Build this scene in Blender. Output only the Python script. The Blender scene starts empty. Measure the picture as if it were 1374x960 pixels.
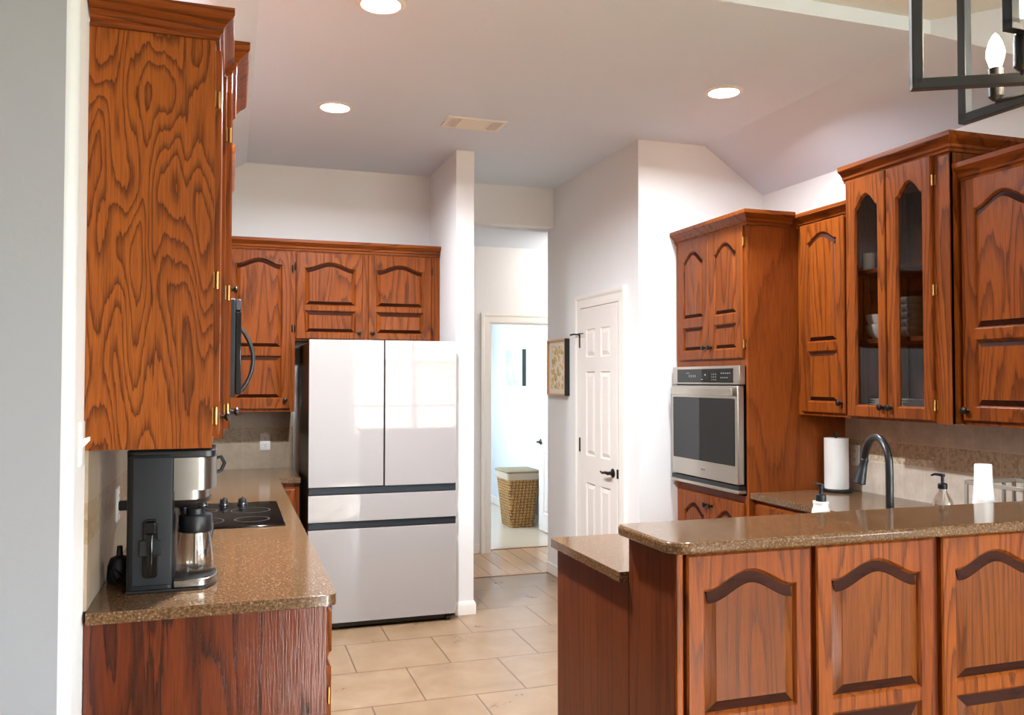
import bpy, bmesh, math, random
from mathutils import Vector, Matrix
R = random.Random(7)
D = bpy.data
SC = bpy.context.scene
COL = SC.collection

# ------------------------------------------------------------------ camera
def make_camera():
    yaw, pitch, roll = .319220998, .0265114953, .000632954
    f = Vector((math.sin(yaw)*math.cos(pitch), math.cos(yaw)*math.cos(pitch), math.sin(pitch)))
    r = Vector((math.cos(yaw), -math.sin(yaw), 0)); u = r.cross(f)
    c, s = math.cos(roll), math.sin(roll)
    r, u = c*r + s*u, -s*r + c*u
    cam = D.cameras.new('camera'); o = D.objects.new('camera', cam); COL.objects.link(o)
    m = Matrix((r, u, -f)).transposed().to_4x4(); m.translation = (0, 0, 1.53)
    o.matrix_world = m
    cam.sensor_width = 36; cam.lens = 1147.06387/1374*36; cam.clip_start = .05; cam.clip_end = 200
    SC.camera = o
make_camera()
SC.view_settings.view_transform = 'Standard'
SC.view_settings.look = 'None'
SC.view_settings.exposure = 0.88
SC.view_settings.gamma = 1.0
SC.view_settings.use_curve_mapping = False
SC.cycles.use_denoising = True
SC.cycles.max_bounces = 10
SC.cycles.diffuse_bounces = 5
SC.cycles.glossy_bounces = 5
SC.cycles.transparent_max_bounces = 12
SC.cycles.sample_clamp_indirect = 6.0
SC.cycles.caustics_reflective = False
SC.cycles.caustics_refractive = False

# ------------------------------------------------------------------ world, sun
WORLD_STRENGTH = 33.0
SUN_STRENGTH = 42.0
w = D.worlds.new('sky'); SC.world = w; w.use_nodes = True
nt = w.node_tree
bg = nt.nodes['Background']
tc = nt.nodes.new('ShaderNodeTexCoord'); sp = nt.nodes.new('ShaderNodeSeparateXYZ')
nt.links.new(tc.outputs['Generated'], sp.inputs[0])
cr = nt.nodes.new('ShaderNodeValToRGB')
cr.color_ramp.elements[0].position = 0.0; cr.color_ramp.elements[0].color = (.85, .92, 1.0, 1)
cr.color_ramp.elements[1].position = .8; cr.color_ramp.elements[1].color = (.60, .76, 1.0, 1)
nt.links.new(sp.outputs['Z'], cr.inputs[0]); nt.links.new(cr.outputs[0], bg.inputs[0])
bg.inputs[1].default_value = WORLD_STRENGTH
sun = D.lights.new('sun', 'SUN'); sun.energy = SUN_STRENGTH; sun.angle = .01; sun.color = (1, .97, .95)
so = D.objects.new('sun', sun); COL.objects.link(so)
so.rotation_euler = Vector((-.33, .94, -.50)).to_track_quat('-Z', 'Y').to_euler()

def area(name, loc, direction, sx, sy, watts, color, parent=None):
    l = D.lights.new(name, 'AREA'); l.shape = 'RECTANGLE'; l.size = sx; l.size_y = sy
    l.energy = watts; l.color = color
    o = D.objects.new(name, l); COL.objects.link(o)
    o.location = loc
    d = Vector(direction)
    o.rotation_euler = d.to_track_quat('-Z', 'Y').to_euler()
    if parent:
        o.parent = parent; o.location = Vector(loc) - parent.location
    return o
# window portals: the sky itself is the light
def portal(loc, direction, sx, sy):
    o = area('window_portal', loc, direction, sx, sy, 1.0, (1, 1, 1))
    o.data.cycles.is_portal = True
portal((2.93, -3.46, 1.56), (0, 1, 0), 2.06, 1.88)
portal((4.86, -1.75, 1.55), (-1, 0, 0), 1.9, 2.3)  # for the unseen right-hand window, added for fill
portal((1.15, 8.93, 1.58), (1, 0, 0), .95, .95)

# ------------------------------------------------------------------ materials
def lin(r, g, b):
    return tuple(((c/255)/12.92 if c/255 <= .04045 else ((c/255+.055)/1.055)**2.4) for c in (r, g, b)) + (1,)
class NT:
    def __init__(s, name):
        s.m = D.materials.new(name); s.m.use_nodes = True; s.t = s.m.node_tree
        s.b = s.t.nodes['Principled BSDF']
    def n(s, typ, ins=None, **props):
        nd = s.t.nodes.new('ShaderNode' + typ)
        for k, v in props.items(): setattr(nd, k, v)
        for k, v in (ins or {}).items(): s.put(nd.inputs[k], v)
        return nd
    def put(s, sock, v):
        if isinstance(v, bpy.types.NodeSocket): s.t.links.new(v, sock)
        elif isinstance(v, bpy.types.Node): s.t.links.new(v.outputs[0], sock)
        else: sock.default_value = v
    def math(s, op, a, b=0.0, c=0.0):
        nd = s.n('Math', operation=op)
        for i, v in enumerate((a, b, c)): s.put(nd.inputs[i], v)
        return nd.outputs[0]
    def mix(s, fac, a, b, mode='MIX'):
        nd = s.n('Mix', data_type='RGBA', blend_type=mode)
        s.put(nd.inputs[0], fac); s.put(nd.inputs[6], a); s.put(nd.inputs[7], b)
        return nd.outputs[2]
    def ramp(s, fac, stops):
        nd = s.n('ValToRGB'); e = nd.color_ramp.elements
        while len(e) < len(stops): e.new(.5)
        for i, (p, c) in enumerate(stops):
            e[i].position = p; e[i].color = c if len(c) == 4 else tuple(c) + (1,)
        s.put(nd.inputs[0], fac); return nd.outputs[0]
    def P(s, **k):
        names = dict(color='Base Color', rough='Roughness', metal='Metallic', spec='Specular IOR Level', coat='Coat Weight',
                     coat_rough='Coat Roughness', normal='Normal', emit='Emission Color', power='Emission Strength', trans='Transmission Weight', ior='IOR')
        for a, v in k.items(): s.put(s.b.inputs[names[a]], v)
        return s.m
    def bump(s, h, strength=.2, dist=.01):
        return s.n('Bump', {'Height': h, 'Strength': strength, 'Distance': dist}).outputs[0]
    def coord(s, rand=False):
        c = s.n('TexCoord').outputs['Object']
        if rand:
            r = s.n('ObjectInfo').outputs['Random']
            off = s.n('CombineXYZ', {0: s.math('MULTIPLY', r, 37.0), 1: s.math('MULTIPLY', r, 91.0), 2: s.math('MULTIPLY', r, 53.0)})
            c = s.n('VectorMath', {0: c, 1: off.outputs[0]}, operation='ADD').outputs[0]
        return c

def plain(name, rgb, rough=.5, metal=0., spec=.5, **k):
    m = NT(name)
    c = m.coord()
    v = m.n('Noise', {'Vector': c, 'Scale': 9.0, 'Detail': 3.0}).outputs[0]
    col = m.mix(m.math('MULTIPLY', v, .10), rgb, tuple(x*.8 for x in rgb[:3]) + (1,))
    return m.P(color=col, rough=rough, metal=metal, spec=spec, **k)

def paint(name, rgb, scale=55., strength=.12, rough=.75):
    m = NT(name); c = m.coord()
    n1 = m.n('Noise', {'Vector': c, 'Scale': scale, 'Detail': 3.0, 'Roughness': .55}).outputs[0]
    n2 = m.n('Noise', {'Vector': c, 'Scale': 1.1, 'Detail': 2.0}).outputs[0]
    col = m.mix(m.math('MULTIPLY', n2, .12), rgb, tuple(x*.88 for x in rgb[:3]) + (1,))
    return m.P(color=col, rough=rough, spec=.3, normal=m.bump(n1, strength, .004))

def oak(name, axis='z', light=(139, 71, 22), mid=(122, 58, 16), dark=(67, 29, 10), scale=5., freq=16., contrast=.72, strips=0., rough=.34, stretch=.11, coat=.03, spec=.14):
    """oak: contour lines of stretched noise give cathedrals, with a sharp edge on one side of each ring, plus fine pores"""
    m = NT(name); c = m.coord(rand=True)
    def ax(k): return {'z': (1, 1, k), 'x': (k, 1, 1), 'y': (1, k, 1)}[axis]
    v = m.n('Mapping', {'Vector': c, 'Scale': ax(stretch)}).outputs[0]
    a = m.n('Noise', {'Vector': v, 'Scale': scale, 'Detail': 1.2, 'Roughness': .4, 'Distortion': .15}).outputs[0]
    v1 = m.n('Mapping', {'Vector': c, 'Scale': ax(stretch*.5)}).outputs[0]
    wob = m.n('Noise', {'Vector': v1, 'Scale': scale*14, 'Detail': 3.0}).outputs[0]
    ph = m.math('ADD', m.math('MULTIPLY', a, freq), m.math('MULTIPLY', m.math('SUBTRACT', wob, .5), .55))
    fr = m.math('FRACT', ph)
    band = m.ramp(fr, [(.0, (.25, .25, .25)), (.03, (1, 1, 1)), (.16, (.62, .62, .62)), (.42, (.12, .12, .12)), (.90, (0, 0, 0)), (1., (.25, .25, .25))])
    v2 = m.n('Mapping', {'Vector': c, 'Scale': ax(.035)}).outputs[0]
    pore = m.n('Noise', {'Vector': v2, 'Scale': 260., 'Detail': 2.0}).outputs[0]
    porem = m.ramp(pore, [(.40, (1, 1, 1)), (.58, (0, 0, 0))])
    big = m.n('Noise', {'Vector': v, 'Scale': scale*.7, 'Detail': 2.0}).outputs[0]
    base = m.mix(m.ramp(big, [(.3, (0, 0, 0)), (.7, (1, 1, 1))]), lin(*light), lin(*mid))
    if strips:
        s = m.n('SeparateXYZ', {0: c})
        h = m.math('ADD', s.outputs[0], s.outputs[1])
        wn = m.n('WhiteNoise', {'W': m.math('FLOOR', m.math('DIVIDE', h, .083))}, noise_dimensions='1D').outputs[0]
        base = m.mix(m.math('MULTIPLY', wn, strips), base, lin(*[(p+q)*.5 for p, q in zip(mid, dark)]))
    pm = m.math('MULTIPLY', porem, m.math('MULTIPLY_ADD', band, .45, .25))
    col = m.mix(m.math('MULTIPLY', band, contrast), base, lin(*dark))
    col = m.mix(pm, col, lin(*dark))
    return m.P(color=col, rough=rough, spec=spec, coat=coat, coat_rough=.16, normal=m.bump(m.math('SUBTRACT', 1.0, porem), .10, .002))
_old = NT.n
def _n(s, typ, ins=None, **props):
    if typ in ('Noise', 'Voronoi', 'WhiteNoise'): typ = 'Tex' + typ
    return _old(s, typ, ins, **props)
NT.n = _n

OAK = oak('oak_vertical_grain', 'z')
OAK_H = {'x': oak('oak_rail_grain', 'x'), 'y': oak('oak_rail_grain_deep', 'y')}
OAK_PLY = oak('oak_plywood_cathedral', 'z', (152, 82, 28), (138, 70, 22), (74, 34, 15), 10.0, 16., .9, 0, .36, .19)
OAK_RED = oak('oak_dark_plywood', 'z', (112, 48, 20), (92, 36, 16), (44, 16, 9), 6.5, 8., .85, 0, .22, .13, .35, .4)
OAK_SIDE = oak('oak_stained_veneer', 'z', (142, 72, 26), (122, 57, 19), (84, 37, 13), 3.2, 9., .34, 0, .36, .16)
OAK_BAR = oak('oak_glued_panel', 'z', (124, 66, 19), (112, 55, 15), (66, 31, 10), 6., 16., .62, .5, .36, .07)
OAK_END = oak('oak_end_panel', 'z', (106, 50, 22), (92, 40, 17), (60, 25, 12), 7., 12., .5, 0, .36, .05)
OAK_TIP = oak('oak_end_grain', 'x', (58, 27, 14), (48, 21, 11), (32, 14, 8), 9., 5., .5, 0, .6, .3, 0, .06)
OAK_IN = oak('oak_cabinet_interior', 'z', (112, 58, 26), (98, 48, 20), (60, 27, 12), 4., 9., .5, 0, .5, .12, 0)
WALL = paint('wall_paint', lin(229, 227, 225))
WALL2 = paint('wall_paint_dining', lin(208, 207, 203))
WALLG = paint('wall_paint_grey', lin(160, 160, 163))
LAUNDRY = paint('wall_paint_laundry', lin(216, 220, 224))
CEIL = paint('ceiling_texture', lin(219, 227, 238), 38., .30)
CEILD = paint('ceiling_texture_dining', lin(226, 226, 222), 38., .30)
TRIM = plain('trim_white', lin(236, 230, 222), .38)
DOORW = plain('door_white', lin(232, 224, 216), .4)
BLACK = plain('black_metal', lin(22, 21, 21), .35)
BLACKP = plain('black_plastic', lin(20, 21, 23), .42, 0, .35)
BLACKG = plain('black_gloss', lin(8, 8, 9), .06)
BRONZE = plain('dark_bronze', lin(38, 30, 26), .35, .6)
BRASS = plain('brass', lin(190, 148, 84), .3, 1.0)
WHITEP = plain('white_plastic', lin(236, 234, 230), .35)
PORC = plain('white_porcelain', lin(232, 230, 226), .2)
GREYP = plain('grey_dimmed_porcelain', lin(120, 122, 122), .25)
CHAR = plain('charcoal_steel', lin(44, 43, 43), .45)
BANDG = plain('recess_grip', lin(46, 52, 58), .35, .5)
FRIDGE = plain('beige_glass_panel', lin(160, 154, 151), .03, 0, .5, coat=.45, coat_rough=.02)
PAPER = plain('paper_towel', lin(238, 236, 232), .9)
LINER = plain('cloth_liner', lin(186, 170, 150), .9)
GOLD = plain('copper_frame', lin(222, 170, 120), .3, .7)

def steel():
    m = NT('stainless_steel'); c = m.coord()
    v = m.n('Mapping', {'Vector': c, 'Scale': (2, 2, 160)}).outputs[0]
    n = m.n('Noise', {'Vector': v, 'Scale': 4., 'Detail': 2.}).outputs[0]
    col = m.mix(n, lin(186, 177, 166), lin(202, 194, 184))
    return m.P(color=col, metal=1.0, rough=.32, normal=m.bump(n, .04, .001))
STEEL = steel()
STEELD = plain('brushed_dark_steel', lin(150, 145, 138), .27, 1.0)
def stone():
    m = NT('speckled_quartz'); c = m.coord()
    n = m.n('Noise', {'Vector': c, 'Scale': 150., 'Detail': 4., 'Roughness': .65}).outputs[0]
    base = m.ramp(n, [(.30, lin(56, 38, 25)), (.44, lin(89, 63, 41)), (.56, lin(106, 78, 53)), (.72, lin(148, 121, 91))])
    vo = m.n('Voronoi', {'Vector': c, 'Scale': 210.})
    rnd = m.n('SeparateColor', {0: vo.outputs['Color']}).outputs[0]
    dk = m.math('MULTIPLY', m.math('GREATER_THAN', rnd, .91), m.math('LESS_THAN', vo.outputs['Distance'], .42))
    col = m.mix(m.math('MULTIPLY', dk, .8), base, lin(62, 44, 34))
    lt = m.math('MULTIPLY', m.math('LESS_THAN', rnd, .09), m.math('LESS_THAN', vo.outputs['Distance'], .42))
    col = m.mix(m.math('MULTIPLY', lt, .4), col, lin(190, 168, 138))
    return m.P(color=col, rough=.12, spec=.38)
STONE = stone()
def floor_tile():
    m = NT('floor_tile'); c = m.coord()
    s = m.n('SeparateXYZ', {0: c})
    x = m.math('SUBTRACT', s.outputs[0], .647); y = m.math('SUBTRACT', s.outputs[1], 4.535)
    ry = m.math('DIVIDE', y, .491); row = m.math('FLOOR', ry)
    odd = m.math('MODULO', m.math('ABSOLUTE', row), 2.0)
    rx = m.math('ADD', m.math('DIVIDE', x, .507), m.math('MULTIPLY', odd, .49))
    fx = m.math('FRACT', m.math('ADD', rx, 100.)); fy = m.math('FRACT', m.math('ADD', ry, 100.))
    dx = m.math('SUBTRACT', .5, m.math('ABSOLUTE', m.math('SUBTRACT', fx, .5)))
    dy = m.math('SUBTRACT', .5, m.math('ABSOLUTE', m.math('SUBTRACT', fy, .5)))
    d = m.math('MINIMUM', dx, dy)
    grout = m.math('LESS_THAN', d, .007)
    cell = m.n('CombineXYZ', {0: m.math('FLOOR', rx), 1: row}).outputs[0]
    wn = m.n('WhiteNoise', {'Vector': cell}).outputs[0]
    n1 = m.n('Noise', {'Vector': c, 'Scale': 5., 'Detail': 6., 'Roughness': .65, 'Distortion': .4}).outputs[0]
    col = m.ramp(n1, [(.3, lin(123, 96, 69)), (.5, lin(135, 108, 81)), (.7, lin(147, 122, 96))])
    col = m.mix(m.math('MULTIPLY', wn, .18), col, lin(164, 134, 104))
    col = m.mix(grout, col, lin(92, 68, 48))
    h = m.math('MINIMUM', m.math('MULTIPLY', d, 40.), 1.0)
    rough = m.math('ADD', .22, m.math('MULTIPLY', n1, .16))
    return m.P(color=col, rough=rough, spec=.4, normal=m.bump(h, .25, .004))
TILE = floor_tile()
def planks():
    m = NT('wood_plank_floor'); c = m.coord()
    s = m.n('SeparateXYZ', {0: c})
    px = m.math('DIVIDE', s.outputs[0], .14)
    f = m.math('FRACT', px); cell = m.math('FLOOR', px)
    wn = m.n('WhiteNoise', {'W': cell}, noise_dimensions='1D').outputs[0]
    v = m.n('Mapping', {'Vector': c, 'Scale': (14, 1.3, 1)}).outputs[0]
    n = m.n('Noise', {'Vector': v, 'Scale': 4., 'Detail': 4.}).outputs[0]
    col = m.mix(n, lin(172, 134, 100), lin(206, 172, 138))
    col = m.mix(m.math('MULTIPLY', wn, .4), col, lin(164, 128, 98))
    col = m.mix(m.math('LESS_THAN', f, .03), col, lin(110, 82, 60))
    return m.P(color=col, rough=.25, spec=.45)
PLANK = planks()
LTILE = plain('laundry_tile', lin(206, 190, 168), .25)
def backsplash(axis, u0, k=1.0, nm='', tint=(1, 1, 1)):
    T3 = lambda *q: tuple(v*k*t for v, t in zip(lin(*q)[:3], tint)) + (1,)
    m = NT('backsplash_tile_' + axis + nm); c = m.coord()
    s = m.n('SeparateXYZ', {0: c}); u = s.outputs[0] if axis == 'x' else s.outputs[1]; z = s.outputs[2]
    b0, b1, T = 1.088, 1.203, .150
    ub = m.math('DIVIDE', m.math('SUBTRACT', u, u0 - 30*T), T)
    inb = m.math('MULTIPLY', m.math('GREATER_THAN', z, b0), m.math('LESS_THAN', z, b1))
    ucell = m.math('MULTIPLY_ADD', inb, m.math('MULTIPLY', ub, -.5), ub)
    fu = m.math('FRACT', ucell)
    gu = m.math('LESS_THAN', m.math('SUBTRACT', .5, m.math('ABSOLUTE', m.math('SUBTRACT', fu, .5))), m.math('MULTIPLY_ADD', inb, -.006, .016))
    g = gu
    for zz in (b0, b1): g = m.math('MAXIMUM', g, m.math('COMPARE', z, zz, .0026))
    cell = m.n('CombineXYZ', {0: m.math('FLOOR', ucell), 1: m.math('FLOOR', m.math('MULTIPLY', z, 8.6))}).outputs[0]
    wn = m.n('WhiteNoise', {'Vector': cell}).outputs[0]
    n = m.n('Noise', {'Vector': c, 'Scale': 16., 'Detail': 5., 'Roughness': .6}).outputs[0]
    col = m.ramp(n, [(.3, T3(196, 182, 164)), (.55, T3(212, 198, 182)), (.75, T3(224, 213, 198))])
    col = m.mix(m.math('MULTIPLY', wn, .22), col, T3(186, 168, 148))
    vo = m.n('Voronoi', {'Vector': c, 'Scale': 70.}).outputs['Color']
    mos = m.ramp(m.n('SeparateColor', {0: vo}).outputs[0], [(.1, T3(176, 154, 126)), (.5, T3(194, 174, 146)), (.9, T3(206, 188, 162))])
    col = m.mix(inb, col, mos)
    col = m.mix(m.math('MULTIPLY', g, .75), col, T3(222, 206, 184))
    return m.P(color=col, rough=.38, normal=m.bump(m.math('SUBTRACT', 1., g), .2, .003))
SPL_X = backsplash('x', .093, .50, '', (1.06, .94, .80)); SPL_Y = backsplash('y', 3.613); SPL_L = backsplash('y', 3.613, .50, '_left', (1.06, .94, .80))  # one tile in two tones: right-wall copy paler to offset weaker light there
def thin_glass(name, tint=(1, 1, 1), refl=.09, op=0.):
    m = NT(name); t = m.t
    tr = m.n('BsdfTransparent', {'Color': tint + (1,)}); gl = m.n('BsdfGlossy', {'Roughness': .01, 'Color': (1, 1, 1, 1)})
    fr = m.n('LayerWeight', {'Blend': .22})
    f = m.math('ADD', m.math('MULTIPLY', fr.outputs['Facing'], refl*4), refl*.35)
    mx = m.n('MixShader', {0: f, 1: tr.outputs[0], 2: gl.outputs[0]})
    t.links.new(mx.outputs[0], t.nodes['Material Output'].inputs[0]); return m.m
GLASS = thin_glass('clear_glass', (.93, .95, .94))
GLASSD = thin_glass('cabinet_glass', (.84, .84, .83), .03)
GLASSC = thin_glass('carafe_glass', (.90, .88, .86), .16)
def glow(name, rgb, power):
    m = NT(name); return m.P(color=rgb, emit=rgb, power=power, rough=.5)
LENS = glow('lit_lens', (1, .97, .94, 1), 14.)
BULB = glow('lit_bulb', (1, .82, .55, 1), 10.)
def art(name, cols, scale, bgc):
    m = NT(name); c = m.coord()
    n = m.n('Noise', {'Vector': c, 'Scale': scale, 'Detail': 3., 'Distortion': 1.5})
    col = m.ramp(n.outputs[0], [(.25 + .5*i/(len(cols)-1), lin(*q)) for i, q in enumerate(cols)])
    v = m.n('Voronoi', {'Vector': c, 'Scale': scale*1.6}).outputs['Distance']
    col = m.mix(m.math('GREATER_THAN', v, .52), col, lin(*bgc))
    return m.P(color=col, rough=.4)
ART1 = art('floral_print', [(206, 120, 70), (232, 170, 110), (216, 196, 120), (150, 150, 96), (226, 140, 110)], 14., (236, 222, 204))
ART2 = art('pale_blue_print', [(150, 166, 204), (176, 192, 216), (164, 192, 182), (136, 152, 196)], 5., (184, 196, 220))
def weave():
    m = NT('woven_rattan'); c = m.coord(); s = m.n('SeparateXYZ', {0: c})
    h = m.math('MULTIPLY', m.math('ADD', s.outputs[0], m.math('MULTIPLY', s.outputs[1], 1.0)), 26.)
    z = m.math('MULTIPLY', s.outputs[2], 34.)
    par = m.math('MODULO', m.math('ADD', m.math('FLOOR', m.math('ADD', h, 400.)), m.math('FLOOR', m.math('ADD', z, 400.))), 2.)
    fx = m.math('SINE', m.math('MULTIPLY', m.math('FRACT', m.math('ADD', h, 400.)), math.pi))
    fz = m.math('SINE', m.math('MULTIPLY', m.math('FRACT', m.math('ADD', z, 400.)), math.pi))
    hgt = m.math('MULTIPLY_ADD', par, m.math('SUBTRACT', fx, fz), fz)
    col = m.mix(hgt, lin(96, 62, 28), lin(190, 142, 78))
    return m.P(color=col, rough=.6, normal=m.bump(hgt, .9, .02))
WEAVE = weave()

# ------------------------------------------------------------------ mesh helpers
class MB:
    def __init__(s): s.v = []; s.f = []
    def add(s, vs, fs):
        o = len(s.v); s.v += [tuple(p) for p in vs]; s.f += [[i+o for i in f] for f in fs]; return s
    def box(s, x0, x1, y0, y1, z0, z1):
        return s.add([(x, y, z) for z in (z0, z1) for y in (y0, y1) for x in (x0, x1)],
                     [(0, 2, 3, 1), (4, 5, 7, 6), (0, 1, 5, 4), (2, 6, 7, 3), (0, 4, 6, 2), (1, 3, 7, 5)])
    def loops(s, L, caps=(True, True), closed=False):
        n = len(L[0]); vs = [p for l in L for p in l]; fs = []
        for k in range(len(L) - (0 if closed else 1)):
            a = k*n; b = ((k+1) % len(L))*n
            for i in range(n): fs.append((a+i, a+(i+1) % n, b+(i+1) % n, b+i))
        if not closed:
            if caps[0]: fs.append(tuple(range(n))[::-1])
            if caps[1]: fs.append(tuple((len(L)-1)*n+i for i in range(n)))
        return s.add(vs, fs)
    def tube(s, pts, r, n=12, caps=True, closed=False):
        P = [Vector(p) for p in pts]; L = []; rr = r if isinstance(r, (list, tuple)) else [r]*len(P)
        up = None
        for i, p in enumerate(P):
            t = (P[(i+1) % len(P)] - P[i-1]) if closed else (P[min(i+1, len(P)-1)] - P[max(i-1, 0)])
            t.normalize()
            if up is None: up = t.orthogonal().normalized()
            up = (up - t*up.dot(t)).normalized(); q = t.cross(up)
            L.append([p + rr[i]*(math.cos(2*math.pi*k/n)*up + math.sin(2*math.pi*k/n)*q) for k in range(n)])
        return s.loops(L, (caps, caps), closed)
    def lathe(s, o, axis, prof, n=24, caps=True):
        o = Vector(o); a = Vector(axis).normalized(); u = a.orthogonal().normalized(); q = a.cross(u)
        L = [[o + a*h + max(r, 1e-4)*(math.cos(2*math.pi*k/n)*u + math.sin(2*math.pi*k/n)*q) for k in range(n)] for r, h in prof]
        return s.loops(L, (caps, caps))
    def prism(s, poly, ax, d0, d1):
        f = {'z': lambda p, d: (p[0], p[1], d), 'y': lambda p, d: (p[0], d, p[1]), 'x': lambda p, d: (d, p[0], p[1])}[ax]
        return s.loops([[f(p, d0) for p in poly], [f(p, d1) for p in poly]])
    def build(s, name, mat, parent=None, bevel=0., seg=2, smooth=40, recalc=True):
        me = D.meshes.new(name); vs = s.v
        org = Vector((0, 0, 0))
        if parent is not None:
            q = parent
            while q is not None: org = org + q.location; q = q.parent
        me.from_pydata([tuple(Vector(v) - org) for v in vs], [], s.f)
        bm = bmesh.new(); bm.from_mesh(me)
        if recalc: bmesh.ops.recalc_face_normals(bm, faces=bm.faces)
        bm.to_mesh(me); bm.free()
        for p in me.polygons: p.use_smooth = True
        me.set_sharp_from_angle(angle=math.radians(smooth))
        if mat is not None: me.materials.append(mat)
        o = D.objects.new(name, me); COL.objects.link(o)
        if parent is not None: o.parent = parent
        if bevel:
            b = o.modifiers.new('bevel', 'BEVEL'); b.width = bevel; b.segments = seg; b.limit_method = 'ANGLE'; b.angle_limit = math.radians(40)
            b.harden_normals = False
        return o
def box(name, mat, x0, x1, y0, y1, z0, z1, parent=None, bevel=0., seg=2):
    return MB().box(x0, x1, y0, y1, z0, z1).build(name, mat, parent, bevel, seg)
def tag(o, label, cat, group=None, kind=None):
    o['label'] = label; o['category'] = cat
    if group: o['group'] = group
    if kind: o['kind'] = kind
    return o
def thing(name, loc, label, cat, group=None, kind=None):
    o = D.objects.new(name, None); COL.objects.link(o); o.location = loc; o.empty_display_size = .1
    return tag(o, label, cat, group, kind)
def struct(o, label=None):
    o['kind'] = 'structure'
    if label: o['label'] = label
    return o
def fill_holes(outer, holes):
    """triangulated polygon with holes; returns verts2d, faces"""
    bm = bmesh.new(); 
    for lp in [outer] + holes:
        vs = [bm.verts.new((p[0], p[1], 0)) for p in lp]
        for i in range(len(vs)): bm.edges.new((vs[i], vs[(i+1) % len(vs)]))
    bmesh.ops.triangle_fill(bm, edges=bm.edges[:], use_beauty=True, use_dissolve=False)
    bm.verts.index_update()
    vs = [tuple(v.co[:2]) for v in bm.verts]; fs = [[v.index for v in f.verts] for f in bm.faces]
    bm.free(); return vs, fs
def inset(poly, d):
    """move a counter-clockwise loop inward by d"""
    n = len(poly); out = []
    for i in range(n):
        p0, p1, p2 = Vector(poly[i-1]), Vector(poly[i]), Vector(poly[(i+1) % n])
        a = (p1-p0).normalized(); b = (p2-p1).normalized()
        na, nb = Vector((-a.y, a.x)), Vector((-b.y, b.x))
        m = na+nb; m = m/max(.35, m.dot(m)/2)*1.0 if False else m.normalized()/max(.4, m.normalized().dot(na))
        out.append(tuple(p1 + m*d))
    return out
class Fr:
    """a face: origin O, width direction U, up Z, outward N"""
    def __init__(s, O, U, N): s.O, s.U, s.N = Vector(O), Vector(U), Vector(N)
    def p(s, u, v, n=0.): return s.O + s.U*u + s.N*n + Vector((0, 0, v))
def arched(x0, x1, y0, y1, rise=0., n=22):
    """loop, counter-clockwise; y1 is the shoulder, the arch rises above it"""
    pts = [(x0, y0), (x1, y0)]
    if rise <= 0: return pts + [(x1, y1), (x0, y1)]
    pw = .72 if x1-x0 > .25 else .52
    for i in range(n+1):
        t = 1 - i/n; s = abs(2*t-1)
        e = .86
        b = 0 if s > e else .5+.5*math.cos(math.pi*s/e)
        pts.append((x0 + (x1-x0)*t, y1 + rise*b**pw))
    return pts
def add_door(cab, F, u0, u1, v0, v1, panels, mat=OAK, mat2=None, t=.019, knob=None, hinges=(), glass=False, name='door', bev=.030, hw=.024):
    """a framed door: slab with moulded pockets, raised panels, knob and hinges as its children"""
    outer = [(u0, v0), (u1, v0), (u1, v1), (u0, v1)]
    holes = [arched(*p) for p in panels]
    mb = MB(); ch = .005
    oi = inset(outer, ch)
    vs, fs = fill_holes(oi, holes); mb.add([F.p(a, b, t) for a, b in vs], fs)
    mb.loops([[F.p(a, b, 0) for a, b in outer], [F.p(a, b, t-ch) for a, b in outer], [F.p(a, b, t) for a, b in oi]], (not glass, False))
    for h in holes:
        h1 = inset(h, .004); h2 = inset(h, .009)
        L = [[F.p(a, b, t) for a, b in h], [F.p(a, b, t-.003) for a, b in h1], [F.p(a, b, t-.011) for a, b in h2]]
        if glass: L.append([F.p(a, b, 0) for a, b in h2])
        mb.loops(L, (False, not glass))
    if glass:
        h2s = [inset(h, .009) for h in holes]
        vs, fs = fill_holes(outer, h2s); mb.add([F.p(a, b, 0) for a, b in vs], fs)
    bm_ = merge(mb)
    door = bm_.build(name, mat, cab, smooth=30)
    for i, h in enumerate(holes):
        if glass:
            MB().loops([[F.p(a, b, .004) for a, b in inset(h, .003)], [F.p(a, b, .007) for a, b in inset(h, .003)]]).build('glass_pane', GLASSD, door)
        else:
            a0, a1, a2 = inset(h, .0095), inset(h, .0095+bev*.9), inset(h, .0095+bev)
            pm = MB().loops([[F.p(a, b, t-.0108) for a, b in a0], [F.p(a, b, t-.0025) for a, b in a1], [F.p(a, b, t-.0005) for a, b in a2]], (False, True))
            po = pm.build('raised_panel', mat2 or mat, door, smooth=25)
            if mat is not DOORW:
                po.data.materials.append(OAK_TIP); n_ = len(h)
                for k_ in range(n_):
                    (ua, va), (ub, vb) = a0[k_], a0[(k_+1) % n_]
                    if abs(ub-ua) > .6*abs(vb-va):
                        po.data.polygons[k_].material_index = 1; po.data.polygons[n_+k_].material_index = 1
    if knob: add_knob(door, F, knob[0], knob[1], t)
    for (hu, hv) in hinges:
        s = 1 if hu > (u0+u1)/2 else -1
        hm = MB()
        c = [F.p(hu + s*du, hv + dv, dn) for dn in (0.0005, .004) for dv in (-.022, .022) for du in (.001, hw*.6)]
        hm.add(c, [(0, 2, 3, 1), (4, 5, 7, 6), (0, 1, 5, 4), (2, 6, 7, 3), (0, 4, 6, 2), (1, 3, 7, 5)])
        hm.tube([F.p(hu + s*.003, hv-.024, t*.62), F.p(hu + s*.003, hv+.024, t*.62)], .0040, 10)
        hm.build('hinge', BRASS, door)
    return door
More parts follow.
